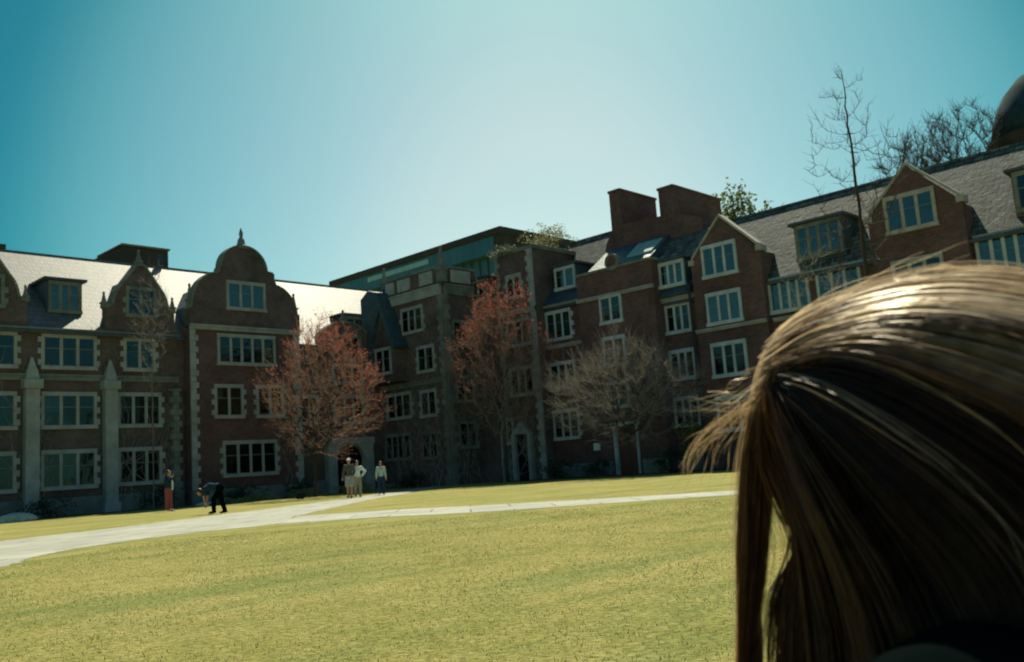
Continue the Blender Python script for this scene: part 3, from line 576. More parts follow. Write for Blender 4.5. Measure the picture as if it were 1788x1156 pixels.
def grow(base,trunk_h,tips,r_tip=.006,expo=2.4,lean=(0,0),wob=.12,seed=0,steps=3,trunk_to=None,pw=.35):
    """connect crown tips to a trunk; returns segment arrays"""
    r=np.random.default_rng(seed); base=np.array(base,float)
    nodes_=[base]; par=[-1]; path=[0.]
    top=base+np.array([lean[0]*trunk_h,lean[1]*trunk_h,trunk_h]); n0=6; tr_to=trunk_to or trunk_h
    k=max(2,int(tr_to/.35))
    for i in range(1,k+1):
        z=tr_to*i/k; nodes_.append(base+np.array([lean[0]*z+.015*r.normal(),lean[1]*z+.015*r.normal(),z])); par.append(len(nodes_)-2); path.append(path[-1]+tr_to/k)
    ok=[np.linalg.norm(n_-base)>=trunk_h*.97 for n_ in nodes_]
    order=np.argsort(np.linalg.norm(tips-top,axis=1))
    N=np.zeros((len(tips)*(steps+1)+len(nodes_)+5,3)); cnt=len(nodes_); N[:cnt]=nodes_; Pth=np.full(len(N),1e9); Pth[:cnt]=path; Ok=np.zeros(len(N),bool); Ok[:cnt]=ok
    for ti in order:
        t=tips[ti]; D=np.linalg.norm(N[:cnt]-t,axis=1)
        cost=D+pw*Pth[:cnt]+np.where(Ok[:cnt],0,1e6)+np.where(N[:cnt,2]>t[2]+.15,(N[:cnt,2]-t[2])*1.5,0)
        j=int(np.argmin(cost)); p0=N[j].copy(); d=D[j]; prev=j
        st=steps if d>.5 else max(1,steps-1)
        for s_ in range(1,st+1):
            f=s_/st; q=p0+(t-p0)*f; q[2]-=math.sin(f*math.pi)*d*.10; 
            if s_<st: q+=r.normal(size=3)*d*wob*.5
            N[cnt]=q; par.append(prev); Pth[cnt]=Pth[prev]+d/st; Ok[cnt]=True; prev=cnt; cnt+=1
    N=N[:cnt]; par=np.array(par); R2=np.zeros(cnt); kids=np.bincount(par[1:],minlength=cnt)
    R2[kids==0]=r_tip**expo
    for i in range(cnt-1,0,-1): R2[par[i]]+=R2[i] 
    Rr=R2**(1/expo); idx=np.arange(1,cnt)
    return N[par[idx]],N[idx],Rr[par[idx]]*1.0,Rr[idx],N[kids==0]
def crown_pts(n,c,rx,rz,seed,shape='egg',lob=.25,hollow=.3):
    r=np.random.default_rng(seed); out=[]
    while len(out)<n:
        p=r.uniform(-1,1,3); q=np.linalg.norm(p)
        if q>1 or q<1e-3: continue
        f=1+lob*mnoise.noise(Vector(p/q*2.1+seed)); 
        z=p[2]; w=1.0
        if shape=='egg': w=1.0-.38*max(z,0)-.15*max(-z,0)
        if shape=='vase': w=.75+.3*z
        if shape=='broom': w=.45+.55*(z+1)/2*1.2
        if shape=='dome': w=1-.3*max(z,0)**2
        if r.random()<hollow*(1-q): continue
        out.append((c[0]+p[0]*rx*w*f,c[1]+p[1]*rx*w*f,c[2]+z*rz*f))
    return np.array(out)
def bare_tree(name,label,cat,base,trunk_h,cz,rx,rz,n,bark,twig,seed,group=None,shape='egg',bud=None,nb=0,bsz=.05,lean=(0,0),trunk_to=None,r_tip=.006,expo=2.4,twigs=3,tl=.5,offs=(0,0),pw=.35,r_min=0,lob=.25,wob=.09):
    t=root(name,label,cat,base,group); loc=np.array(base)
    tips=crown_pts(n,(offs[0],offs[1],cz),rx,rz,seed,shape,lob)
    A,B,ra,rb,ends=grow((0,0,0),trunk_h,tips,r_tip,expo,lean,seed=seed,trunk_to=trunk_to,pw=pw,wob=wob)
    if r_min:
        kk=int(trunk_to/.35); tp_=lambda z:r_min*(1-z/trunk_to)**.8+.012
        ra[:kk]=np.maximum(ra[:kk],[tp_(z) for z in A[:kk,2]]); rb[:kk]=np.maximum(rb[:kk],[tp_(min(z,trunk_to)) for z in B[:kk,2]])
    thick=np.maximum(ra,rb)>r_tip*2.6
    V,Fc=segtubes(A[thick],B[thick],ra[thick],rb[thick],6); npmesh('trunk',V,Fc,bark,t,True)
    V1,F1_=segtubes(A[~thick],B[~thick],ra[~thick],rb[~thick],3)
    r=np.random.default_rng(seed+5); 
    # fine twigs sprouting from the ends
    e=np.repeat(B[~thick],twigs,0); axis=np.array([0,0,cz-rz*.6]); d=e-axis; d/=np.linalg.norm(d,axis=1,keepdims=True)+1e-6
    d=d*.6+r.normal(size=d.shape)*.55+np.array([0,0,.35]); d/=np.linalg.norm(d,axis=1,keepdims=True); ln=r.uniform(.3,1,(len(e),1))*tl
    e2=e+d*ln; V2,F2_=segtubes(e,e2,np.full(len(e),r_tip*.8),np.full(len(e),r_tip*.35),3)
    V=np.concatenate([V1,V2]); Fc=np.concatenate([F1_,F2_+len(V1)]); cr=npmesh('crown',V,Fc,twig,t)
    if bud:
        wt=np.clip((np.linalg.norm((e-np.array([0,0,cz]))/np.array([rx,rx,rz]),axis=1))+.45*(e[:,2]-cz)/rz,.05,2)**2.2; ii=r.choice(len(e),nb,p=wt/wt.sum()); f=r.uniform(.2,1.05,(nb,1)); P=e[ii]+(e2-e)[ii]*f+r.normal(size=(nb,3))*.03
        V,Fc=leaves(P,bsz,seed+9); npmesh('buds' ,V,Fc,bud,t)
    return t
# red budding trees
bare_tree('budding_tree','nearer red budding tree with broad crown and forked stems, in front of the arched gateway','tree',(28.9,43.3,0),2.3,5.9,3.6,3.9,900,'bark_dark','bark_red',21,'red budding trees on the lawn edge','egg','bud_red',6500,.038,r_tip=.0085,twigs=2,tl=.85,offs=(.42,-.43))
bare_tree('budding_tree','tall narrow red budding tree standing before the crenellated tower','tree',(38.6,38.4,0),2.9,7.3,3.3,4.5,900,'bark_grey','bark_red',33,'red budding trees on the lawn edge','egg','bud_red',8000,.038,r_tip=.0085,twigs=2,tl=.8,offs=(.2,-.2))
bare_tree('bare_tree','low spreading bare tree with fine pale brown twigs in front of the red doorway','tree',(38.4,29.0,0),2.0,4.5,4.0,2.6,900,'bark_dark','bark_twig',45,None,'dome',lob=.75,r_tip=.0085,twigs=3,tl=1.0)
bare_tree('slender_tree','tall slender leafless tree rising above the mottled roof behind the woman','tree',(32.4,13.15,0),5.5,10.3,1.9,4.9,150,'bark_dark','bark_dark',51,None,'egg',trunk_to=14.6,r_tip=.009,twigs=2,tl=.55,expo=2.3,pw=.0,r_min=.11,wob=.04)
bare_tree('bare_sapling','small twiggy leafless sapling before the roof dormer, just left of the slender tree','tree',(31.9,14.9,0),3.0,6.6,1.2,1.9,120,'bark_grey','bark_twig',57,None,'egg',r_tip=.007,twigs=2,tl=.4)
bare_tree('bare_sapling','thin pale leafless sapling before the pointed gable of the left range','tree',(21.6,47.2,0),4.5,9.4,1.25,3.6,160,'bark_grey','bark_twig',63,None,'vase',trunk_to=9.5,r_tip=.007,twigs=2,tl=.6,pw=.15)
for i,(bx,by,h,rx,lb,sd_) in enumerate([(78.5,27.2,26.5,4.2,'bushy bare tree beyond the roof, just right of the gable','a'),(83.5,24.3,29.2,4.6,'taller bare tree beyond the roof, beside the round tower','b'),(77.0,31.6,22.4,2.6,'faint low bare tree beyond the roof, left of the gable','c')]):
    bare_tree('bare_tree',lb,'tree',(bx,by,0),15,h-5.5,rx,5.6,(420,420,120)[i],'bark_dark','bark_dark',70+i,'bare trees beyond the right roof','vase',r_tip=.022,twigs=3,tl=1.3,expo=2.6,trunk_to=16,wob=.05)
def bush(name,label,cat,base,c,rx,rz,n,size,mat,seed,trunk=True,group=None,stems=14,lob=.7):
    t=root(name,label,cat,base,group)
    P=crown_pts(n,c,rx,rz,seed,'dome',lob,.5); keep=np.array([mnoise.noise(Vector(p)*(1.6/max(rx,.4)))>-.18 for p in P]); P=P[keep]
    V,Fc=leaves(P,size,seed); npmesh('foliage',V,Fc,mat,t)
    if trunk:
        tips=crown_pts(stems,c,rx*.8,rz*.8,seed+3,'dome'); A,B,ra,rb,_=grow((0,0,0),max(.15,c[2]-rz),tips,.012 if rx<2 else .03,2.3,seed=seed)
        V,Fc=segtubes(A,B,ra,rb,5); npmesh('trunk',V,Fc,'bark_dark',t,True)
    return t
bush('evergreen_tree','leafy evergreen tree showing right beside the second chimney','tree',(57.0,32.0,0),(0,0,16.6),1.75,2.7,2600,.16,'leaf_lit',81,group='evergreens showing over the right roof')
bush('evergreen_tree','smaller evergreen tip peeping over the ridge, farther right of the chimneys','tree',(58.4,30.2,0),(0,0,16.4),1.3,1.6,1300,.15,'leaf_lit',82,group='evergreens showing over the right roof')
bush('rooftop_shrub','pale yellowish shrub on top of the crenellated tower','shrub',(45.5,39.6,14.95),(0,0,.9),1.55,.95,2600,.07,'leaf_pale',83,group='shrubs on the crenellated tower')
bush('rooftop_shrub','grey green creeper mass spilling over the left corner of the crenellated tower','shrub',(43.2,41.4,14.6),(0,0,.35),1.1,.55,1700,.07,'leaf_ivy_grey',84,group='shrubs on the crenellated tower')
# ground level shrubs
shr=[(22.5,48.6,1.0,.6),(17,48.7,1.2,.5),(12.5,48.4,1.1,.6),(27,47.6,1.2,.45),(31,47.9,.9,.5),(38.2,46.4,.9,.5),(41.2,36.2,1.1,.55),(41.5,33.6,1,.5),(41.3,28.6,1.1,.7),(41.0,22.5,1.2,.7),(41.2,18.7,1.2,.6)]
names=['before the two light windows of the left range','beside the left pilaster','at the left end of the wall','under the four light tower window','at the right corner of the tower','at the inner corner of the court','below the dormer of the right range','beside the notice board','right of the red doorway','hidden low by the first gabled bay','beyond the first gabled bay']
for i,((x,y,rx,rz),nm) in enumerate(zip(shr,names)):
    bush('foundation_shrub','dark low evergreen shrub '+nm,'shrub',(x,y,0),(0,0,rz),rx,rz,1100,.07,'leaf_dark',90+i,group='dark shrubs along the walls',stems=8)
bush('tall_shrub','upright glossy green shrub by the right wall, left of the flying hair','shrub',(40.9,26.9,0),(0,0,2.0),.55,1.1,700,.09,'leaf_lit',110)
for i,(x,y,rx,rz,lb) in enumerate([(27.2,45.9,1.1,.26,'pale low ground cover mound left of the budding tree'),(30.2,45.6,1.3,.30,'pale low ground cover mound right behind the budding tree trunk'),(33.6,45.4,1.5,.45,'rounded yellow green mound beside the path by the gateway'),(24.6,45.2,.8,.18,'small pale ground cover mound beside the bending person')]):
    bush('ground_cover_mound',lb,'plant',(x,y,0),(0,0,rz*.5),rx,rz,2600,.06,'leaf_pale',120+i,False,'pale mounds at the lawn edge')
def rock(x,y,r,h,label,mat='rock'):
    bm=bmesh.new(); bmesh.ops.create_icosphere(bm,subdivisions=3,radius=1)
    for v in bm.verts:
        n=1+.22*mnoise.noise(v.co*1.7+Vector((x,y,0))); v.co=Vector((v.co.x*r*n,v.co.y*r*.7*n,max(v.co.z*h*n,-.05)))
    me=bpy.data.meshes.new('boulder'); bm.to_mesh(me); bm.free(); me.materials.append(MATS[mat]); o=link('boulder',me,None,(x,y,0)); o['label']=label; o['category']='rock'
rock(14.0,43.9,.85,.38,'pale flat boulder on the grass at the left edge')
rock(23.6,45.6,.5,.2,'small grey stone on the grass near the bending person')
# black bag
BG=root('bag','small black bag lying on the grass left of the budding tree trunk','bag',(27.2,42.2,0))
bm=bmesh.new(); bmesh.ops.create_cube(bm,size=1); bmesh.ops.bevel(bm,geom=bm.edges[:],offset=.18,segments=3,affect='EDGES')
for v in bm.verts: v.co=Vector((v.co.x*.5*(1-.2*v.co.z),v.co.y*.3,(v.co.z+.5)*.32+.01*mnoise.noise(v.co*5)))
me=bpy.data.meshes.new('bag_body'); bm.to_mesh(me); bm.free(); me.materials.append(MATS['rubber_black']); link('bag_body',me,BG)
b=MB(); b.tube([(27.2+.2*math.cos(a),42.2,.28+.16*math.sin(a)) for a in np.linspace(0,math.pi,9)],[.015]*9,6); b.build('strap','rubber_black',BG)
# climbing stems on walls
def vine(label,F,u0,u1,z1,n,seed,bark='bark_twig',dens=60):
    r=np.random.default_rng(seed); A=[];B=[];ra=[];rb=[]; E=[]
    for k in range(n):
        u=r.uniform(u0,u1); z=0; th=math.pi/2; rd=.03; stack=[(u,z,th,rd,z1*r.uniform(.7,1))]
        while stack:
            u,z,th,rd,ln=stack.pop(); s=0
            while s<ln and rd>.004 and z<z1 and u0-.5<u<u1+.5:
                th+=r.normal()*.28+(math.pi/2-th)*.12; st=.28; u2=u+math.cos(th)*st; z2=max(z+math.sin(th)*st,0)
                A.append(F(u,.04+rd,z)); B.append(F(u2,.04+rd,z2)); ra.append(rd); rb.append(rd*.97); u,z=u2,z2; s+=st; rd*=.975
                if r.random()<.24 and len(A)<5000: stack.append((u,z,th+r.choice([-1,1])*r.uniform(.4,1.1),rd*.65,ln*.35))
            E.append(F(u,.06,z))
    t=root('climbing_vine',label,'vine',A[0],'leafless creepers on the walls'); o=np.array(t['_o'])
    V,Fc=segtubes(np.array(A)-o,np.array(B)-o,ra,rb,4); npmesh('stem',V,Fc,bark,t)
    P=np.array(B)[r.integers(0,len(B),dens*n)]-o+r.normal(size=(dens*n,3))*.10; V,Fc=leaves(P,.06,seed); npmesh('dry_leaves',V,Fc,'leaf_ivy_grey',t)
vine('leafless creeper climbing beside the left pilaster of the left range',FL,14.2,17.0,9.3,5,201)
vine('leafless creeper climbing between the left range windows and the tower',FL,19.8,24.2,10.0,6,202)
vine('dense leafless creeper over the corner building front',FA,43.6,47.0,12.5,11,203,dens=240)
vine('sparse leafless creeper at the inner corner under the steep gable',FA,47.0,49.9,7.6,5,204,dens=120)
vine('leafless creeper on the shaded return wall of the corner building',FR,39.2,41.8,12.4,6,205,dens=240)
vine('thin creeper beside the doorway of the crenellated tower',FB,38.8,41.9,10.5,5,206,dens=80)
vine('thin creeper over the right side of the domed tower',FT,30.4,31.9,11.4,3,207,dens=50)

# ------------------------------------------------------------------ people
def cone_cap(bm,p,r0,q,r1,seg=14):
    p,q=Vector(p),Vector(q)
    for c,r in ((p,r0),(q,r1)):
        bmesh.ops.create_icosphere(bm,subdivisions=2,radius=r,matrix=Matrix.Translation(c))
    d=q-p
    if d.length<1e-5: return
    mat=Matrix.Translation((p+q)/2)@d.to_track_quat('Z','Y').to_matrix().to_4x4()
    bmesh.ops.create_cone(bm,cap_ends=True,segments=seg,radius1=r0,radius2=r1,depth=d.length,matrix=mat)
def blob(bm,c,r,rot=None,sub=3):
    mat=Matrix.Translation(Vector(c))@(rot or Matrix.Identity(4))@Matrix.Diagonal((r[0],r[1],r[2],1))
    bmesh.ops.create_icosphere(bm,subdivisions=sub,radius=1,matrix=mat)
def fused(name,bm,voxel,mat,parent,smooth=2,xf=None):
    me=bpy.data.meshes.new('tmp'); bm.to_mesh(me); bm.free()
    if xf is not None: me.transform(xf)
    o=bpy.data.objects.new('tmp',me); COL.objects.link(o)
    md=o.modifiers.new('r','REMESH'); md.mode='VOXEL'; md.voxel_size=voxel; md.use_smooth_shade=True
    if smooth: s=o.modifiers.new('s','SMOOTH'); s.iterations=smooth; s.factor=.5
    bpy.context.view_layer.update(); dg=bpy.context.evaluated_depsgraph_get(); me2=bpy.data.meshes.new_from_object(o.evaluated_get(dg))
    bpy.data.objects.remove(o); me2.name=name; me2.materials.clear(); me2.materials.append(MATS[mat]); me2.polygons.foreach_set('use_smooth',[True]*len(me2.polygons))
    return link(name,me2,parent)
def hand(bm,w,dirn,side,palm_n,s=1.0,curl=.35):
    """five separate fingers: w wrist, dirn pointing along the hand"""
    d=Vector(dirn).normalized(); n=Vector(palm_n); n=(n-d*n.dot(d)).normalized(); x=d.cross(n)*side; w=Vector(w)
    cone_cap(bm,w,.024*s,w+d*.04*s,.026*s)
    for k,(o,l) in enumerate(((-.030,.066),(-.010,.078),(.011,.073),(.031,.056))):
        a=w+d*.045*s+x*o*.6*s; b_=w+d*.088*s+x*o*s; cone_cap(bm,a,.013*s,b_,.0105*s,8)
        p=b_; dd=d.copy()
        for j,f in enumerate((.45,.32,.23)):
            dd=(dd+n*curl*(.5+.3*j)).normalized(); q=p+dd*l*f*s; cone_cap(bm,p,.0095*s,q,.0085*s,8); p=q
    p=w+d*.02*s-x*.024*s; q=p+(d*.6-x*.7+n*.25).normalized()*.040*s; cone_cap(bm,p,.013*s,q,.011*s,8); cone_cap(bm,q,.0105*s,q+(d*.85-x*.35+n*.3).normalized()*.034*s,.009*s,8)
def head(bm,c,fwd,s=1.0,roll=0):
    f=Vector(fwd).normalized(); up_=Vector((0,0,1)); l=up_.cross(f); 
    l=l.normalized() if l.length>.05 else Vector((0,1,0)); u=f.cross(l).normalized()
    R3=Matrix((f,l,u)).transposed().to_4x4(); c=Vector(c); P=lambda x,y,z:c+(f*x+l*y+u*z)*s
    blob(bm,P(-.012,0,.025),(.096*s,.076*s,.088*s),R3); blob(bm,P(.030,0,-.035),(.062*s,.058*s,.072*s),R3); blob(bm,P(.055,0,-.085),(.028*s,.028*s,.022*s),R3)
    cone_cap(bm,P(.084,0,.012),.009*s,P(.103,0,-.022),.014*s,8); blob(bm,P(.093,.010,-.028),(.010*s,.009*s,.007*s),R3); blob(bm,P(.093,-.010,-.028),(.010*s,.009*s,.007*s),R3)
    blob(bm,P(.082,0,-.052),(.012*s,.024*s,.006*s),R3); blob(bm,P(.080,0,-.063),(.012*s,.020*s,.007*s),R3)
    for sg in (1,-1): blob(bm,P(-.008,sg*.076,-.008),(.018*s,.008*s,.030*s),R3); blob(bm,P(.070,sg*.030,.024),(.018*s,.022*s,.009*s),R3); blob(bm,P(.055,sg*.038,-.030),(.026*s,.02*s,.022*s),R3)
    return P,R3
def person(label,loc,yaw,H,J,top,bot,shoe,hairm='hair_short',skin='skin',hat=None,shorts=False,sleeves='long',extra=None,group=None,scarf=None):
    """J: joints in a 1.75 m body, x forward, y left, z up"""
    t=root('person',label,'person',loc,group); k=H/1.75; X=Matrix.Rotation(yaw,4,'Z')@Matrix.Scale(k,4)
    g=lambda n:Vector(J[n])
    bm=bmesh.new(); pel,ch,nk,hd=g('pelvis'),g('chest'),g('neck'),g('head')
    hf=Vector(J.get('face',(1,0,0)))
    cone_cap(bm,pel,.12,(pel+ch)/2,.105); cone_cap(bm,(pel+ch)/2,.105,ch,.125); cone_cap(bm,ch,.11,nk,.05); cone_cap(bm,nk,.052,hd-(hd-nk).normalized()*.05,.05); P,R3=head(bm,hd,hf)
    legs=[];arms=[]
    for sd_,s in (('l',1),('r',-1)):
        sh,el,wr=g('sh'+sd_),g('el'+sd_),g('wr'+sd_); hp,kn,an=g('hip'+sd_),g('kn'+sd_),g('an'+sd_)
        cone_cap(bm,ch+(sh-ch)*.4,.085,sh,.058); cone_cap(bm,sh,.052,el,.04); cone_cap(bm,el,.04,wr,.027); hand(bm,wr,(wr-el),s,J.get('palm',(1,0,0)))
        cone_cap(bm,pel+(hp-pel)*.5,.11,hp,.09); cone_cap(bm,hp,.092,kn,.06); cone_cap(bm,kn,.058,kn+(an-kn)*.35,.06); cone_cap(bm,kn+(an-kn)*.35,.06,an,.038)
        ft=an+Vector((.15,0.01*s,-.05)); cone_cap(bm,an+Vector((-.03,0,-.04)),.035,ft,.03)
        legs.append((hp,kn,an)); arms.append((sh,el,wr))
    fused('body',bm,.011,skin,t,1,X)
    # eyes
    b_=bmesh.new()
    for s in (1,-1): bmesh.ops.create_icosphere(b_,subdivisions=2,radius=.011,matrix=Matrix.Translation(P(.083,s*.031,.006)))
    me=bpy.data.meshes.new('eyes'); b_.to_mesh(me); b_.free(); me.transform(X); me.materials.append(MATS['rubber_black']); link('eyes',me,t)
    # shirt
    bm=bmesh.new(); e=.022
    cone_cap(bm,pel+(ch-pel)*.12,.13+e,(pel+ch)/2,.115+e); cone_cap(bm,(pel+ch)/2,.115+e,ch,.13+e); cone_cap(bm,ch,.115+e,nk-(nk-ch)*.12,.06+e*.5)
    for sh,el,wr in arms:
        cone_cap(bm,ch+(sh-ch)*.4,.09+e,sh,.062+e); 
        if sleeves=='long': cone_cap(bm,sh,.058+e,el,.045+e); cone_cap(bm,el,.045+e,el+(wr-el)*.9,.033+e)
        elif sleeves=='short': cone_cap(bm,sh,.058+e,sh+(el-sh)*.7,.05+e)
    fused('shirt',bm,.013,top,t,1,X)
    bm=bmesh.new(); cone_cap(bm,pel,.125+e,pel+(ch-pel)*.2,.118+e)
    for hp,kn,an in legs:
        cone_cap(bm,pel+(hp-pel)*.5,.115+e,hp,.096+e)
        if shorts: cone_cap(bm,hp,.10+e,hp+(kn-hp)*.85,.085+e)
        else: cone_cap(bm,hp,.097+e,kn,.066+e); cone_cap(bm,kn,.066+e,an+(kn-an)*.08,.055+e)
    fused('shorts' if shorts else 'trousers',bm,.013,bot,t,1,X)
    for hp,kn,an in legs:
        bm=bmesh.new(); s=0; cone_cap(bm,an+Vector((-.04,0,-.035)),.047,an+Vector((.05,0,-.045)),.045); cone_cap(bm,an+Vector((.05,0,-.045)),.045,an+Vector((.16,0,-.06)),.036); fused('shoe',bm,.012,shoe,t,1,X)
    if hat:
        bm=bmesh.new(); blob(bm,P(-.012,0,.062),(.108,.092,.075),R3); blob(bm,P(.07,0,.060),(.09,.075,.014),R3); fused('hat',bm,.010,hat,t,1,X)
    if hairm:
        bm=bmesh.new(); blob(bm,P(-.025,0,.035),(.100,.086,.094),R3); blob(bm,P(-.05,0,-.02),(.06,.075,.07),R3); fused('hair',bm,.010,hairm,t,1,X)
    if extra: extra(t,X,P)
    return t
def stance(step=.0,arm=.12,**k):
    J=dict(pelvis=(0,0,.95),chest=(.0,0,1.28),neck=(0,0,1.47),head=(.02,0,1.63),
     shl=(0,.17,1.42),shr=(0,-.17,1.42),ell=(-arm,.23,1.15),elr=(arm,-.23,1.15),wrl=(-arm*.6,.25,.90),wrr=(arm*2,-.25,.92),
     hipl=(0,.09,.92),hipr=(0,-.09,.92),knl=(step*.7,.10,.50),knr=(-step*.2,-.10,.49),anl=(step,.10,.09),anr=(-step,-.10,.12))
    J.update(k); return J
toCam=math.atan2(-34.3,-26.5)
person('person walking alone in mint white jacket and dark trousers, right of the pair',(26.9,34.9,0),toCam+.1,1.56,stance(.20,.06),'cloth_mint','cloth_navy','cloth_white',skin='skin_red')
person('person in white cap, olive top and grey shorts, left of the walking pair',(24.6,34.2,0),toCam-.2,1.76,stance(.12,.08,ell=(.05,.25,1.16),wrl=(.2,.2,1.0)),'cloth_olive','cloth_grey','rubber_black',hat='cloth_white',shorts=True,group=None)
person('person in pale shirt and khaki trousers, hand on hip, right of the walking pair',(25.55,34.9,0),toCam+.2,1.66,stance(.10,.05,ell=(-.05,.40,1.22),wrl=(.05,.22,1.02)),'cloth_white','cloth_khaki','cloth_khaki',hairm='hair_short')
person('slim person standing in navy top and rose leggings with one hand raised',(18.6,39.2,0),toCam+1.3,1.78,stance(.03,.03,elr=(.14,-.22,1.2),wrr=(.20,-.10,1.42)),'cloth_navy','cloth_rose','skin',
  extra=lambda t,X,P:(lambda bm:(cone_cap(bm,(.10,.02,1.44),.035,(.17,.03,1.15),.045),cone_cap(bm,(.17,.03,1.15),.045,(.16,.03,.93),.04),fused('scarf',bm,.012,'cloth_white',t,1,X)))(bmesh.new()))
bend=dict(pelvis=(-.20,0,.90),chest=(.15,0,.93),neck=(.36,0,.86),head=(.50,0,.78),face=(.7,0,-.7),shl=(.27,.17,.88),shr=(.27,-.17,.88),ell=(.28,.20,.62),elr=(.28,-.20,.62),wrl=(.26,.16,.38),wrr=(.30,-.14,.38),
 hipl=(-.22,.09,.86),hipr=(-.22,-.09,.86),knl=(-.30,.12,.46),knr=(.05,-.12,.48),anl=(-.42,.12,.10),anr=(.04,-.12,.10),palm=(0,0,-1))
person('person in dark navy clothes bending over with head down at the lawn edge',(15.7,29.7,0),math.atan2(.714,-.697),1.72,bend,'cloth_navy','cloth_black','cloth_black',sleeves='short',skin='skin')

# ------------------------------------------------------------------ woman in the foreground
HC=Vector((0.6531,0.2218,0.8670)); TH=rad(92); HF=Vector((math.cos(TH),math.sin(TH),0)); HL=Vector((-HF.y,HF.x,0))
HX=Matrix((( HF.x,HL.x,0,0),(HF.y,HL.y,0,0),(0,0,1,0),(0,0,0,1)))      # head frame -> world axes
wroot=root('person','long haired woman in dark jacket, close up at the right with wind blown brown hair','person',(HC.x,HC.y,0))
HX=Matrix.Translation((0,0,HC.z))@HX                                    # root is below the head
bm=bmesh.new(); P,R3=head(bm,(0,0,-.004),(1,0,-.12),.92)
cone_cap(bm,(-.025,0,-.07),.055,(-.045,0,-.17),.052); cone_cap(bm,(-.045,0,-.16),.055,(-.07,0,-.22),.085)
cone_cap(bm,(-.07,0,-.24),.10,(-.08,0,-.40),.11); cone_cap(bm,(-.08,0,-.40),.10,(-.12,0,-.60),.13)
WL=[];WA=[]
for s in (1,-1):
    sh,el,wr=Vector((-.035,s*.165,-.165 if s>0 else -.19)),Vector((-.04,s*.23,-.47)),Vector((.14,s*.15,-.655))
    hp,kn,an,to=Vector((-.10,s*.09,-.66)),Vector((.30,s*.11,-.80)),Vector((-.12,s*.09,-.83)),Vector((-.25,s*.09,-.85))
    cone_cap(bm,(-.06,s*.06,-.19),.055,sh,.05); cone_cap(bm,sh,.048,el,.038); cone_cap(bm,el,.037,wr,.025); hand(bm,wr,(.95,-.2*s,-.22),s,(0,0,-1),1,.12)
    cone_cap(bm,(-.12,s*.05,-.62),.10,hp,.085); cone_cap(bm,hp,.085,kn,.055); cone_cap(bm,kn,.052,an,.036); cone_cap(bm,an,.035,to,.028); WL.append((hp,kn,an,to)); WA.append((sh,el,wr))
fused('body',bm,.0065,'skin',wroot,2,HX)
b_=bmesh.new()
for s in (1,-1): bmesh.ops.create_icosphere(b_,subdivisions=3,radius=.0115,matrix=Matrix.Translation(P(.080,s*.031,.006)))
me=bpy.data.meshes.new('eyes'); b_.to_mesh(me); b_.free(); me.transform(HX); me.materials.append(MATS['white_paint']); link('eyes',me,wroot)
bm=bmesh.new()
cone_cap(bm,(-.02,0.01,-.125),.070,(-.05,0,-.19),.10,24); cone_cap(bm,(-.01,.060,-.180),.080,(.06,.045,-.245),.082,24); cone_cap(bm,(-.06,0,-.21),.11,(-.06,0,-.32),.135,24); cone_cap(bm,(-.06,0,-.32),.135,(-.11,0,-.58),.155,24)
cone_cap(bm,(-.02,0,-.30),.11,(-.05,0,-.5),.13,24)
for sh,el,wr in WA:
    cone_cap(bm,(-.03,sh.y*.35,-.185),.085,sh,.070,24); cone_cap(bm,(.03,sh.y*.5,-.25),.09,sh,.070,24); cone_cap(bm,sh,.070,el,.058); cone_cap(bm,el,.058,wr-(wr-el)*.08,.040)
o=fused('jacket',bm,.009,'cloth_black',wroot,3,HX)
dp=bpy.data.textures.new('folds','CLOUDS'); dp.noise_scale=.09
bm=bmesh.new(); cone_cap(bm,(-.12,0,-.60),.155,(-.12,0,-.66),.15,20)
for hp,kn,an,to in WL: cone_cap(bm,hp,.10,kn,.072); cone_cap(bm,kn,.068,an,.05)
fused('trousers',bm,.010,'cloth_navy',wroot,2,HX)
for hp,kn,an,to in WL:
    bm=bmesh.new(); cone_cap(bm,an+Vector((.02,0,0)),.045,to,.038); fused('shoe',bm,.009,'rubber_black',wroot,1,HX)
# opaque under-hair
bm=bmesh.new(); blob(bm,(-.004,0,0),(.112,.076,.098)); cone_cap(bm,(.03,.02,-.01),.055,(.035,.02,-.08),.045,20); cone_cap(bm,(.075,.015,.02),.034,(.082,.02,-.035),.020,16); cone_cap(bm,(.082,.02,-.035),.020,(.070,.02,-.085),.024,16)
cone_cap(bm,(-.03,.0,-.05),.078,(-.05,0,-.19),.078,24); cone_cap(bm,(.070,.015,-.085),.024,(.105,.02,-.115),.012); cone_cap(bm,(.105,.02,-.115),.012,(.128,.02,-.155),.010); cone_cap(bm,(.128,.02,-.155),.010,(.125,.02,-.24),.02)
cone_cap(bm,(.105,.006,.040),.018,(.128,.01,.004),.011); cone_cap(bm,(.128,.01,.004),.011,(.146,.012,-.05),.007)
cone_cap(bm,(.146,.012,-.05),.007,(.153,.014,-.12),.006); cone_cap(bm,(.153,.014,-.12),.006,(.162,.018,-.22),.006)
core=fused('hair',bm,.005,'hair_core',wroot,3,HX)
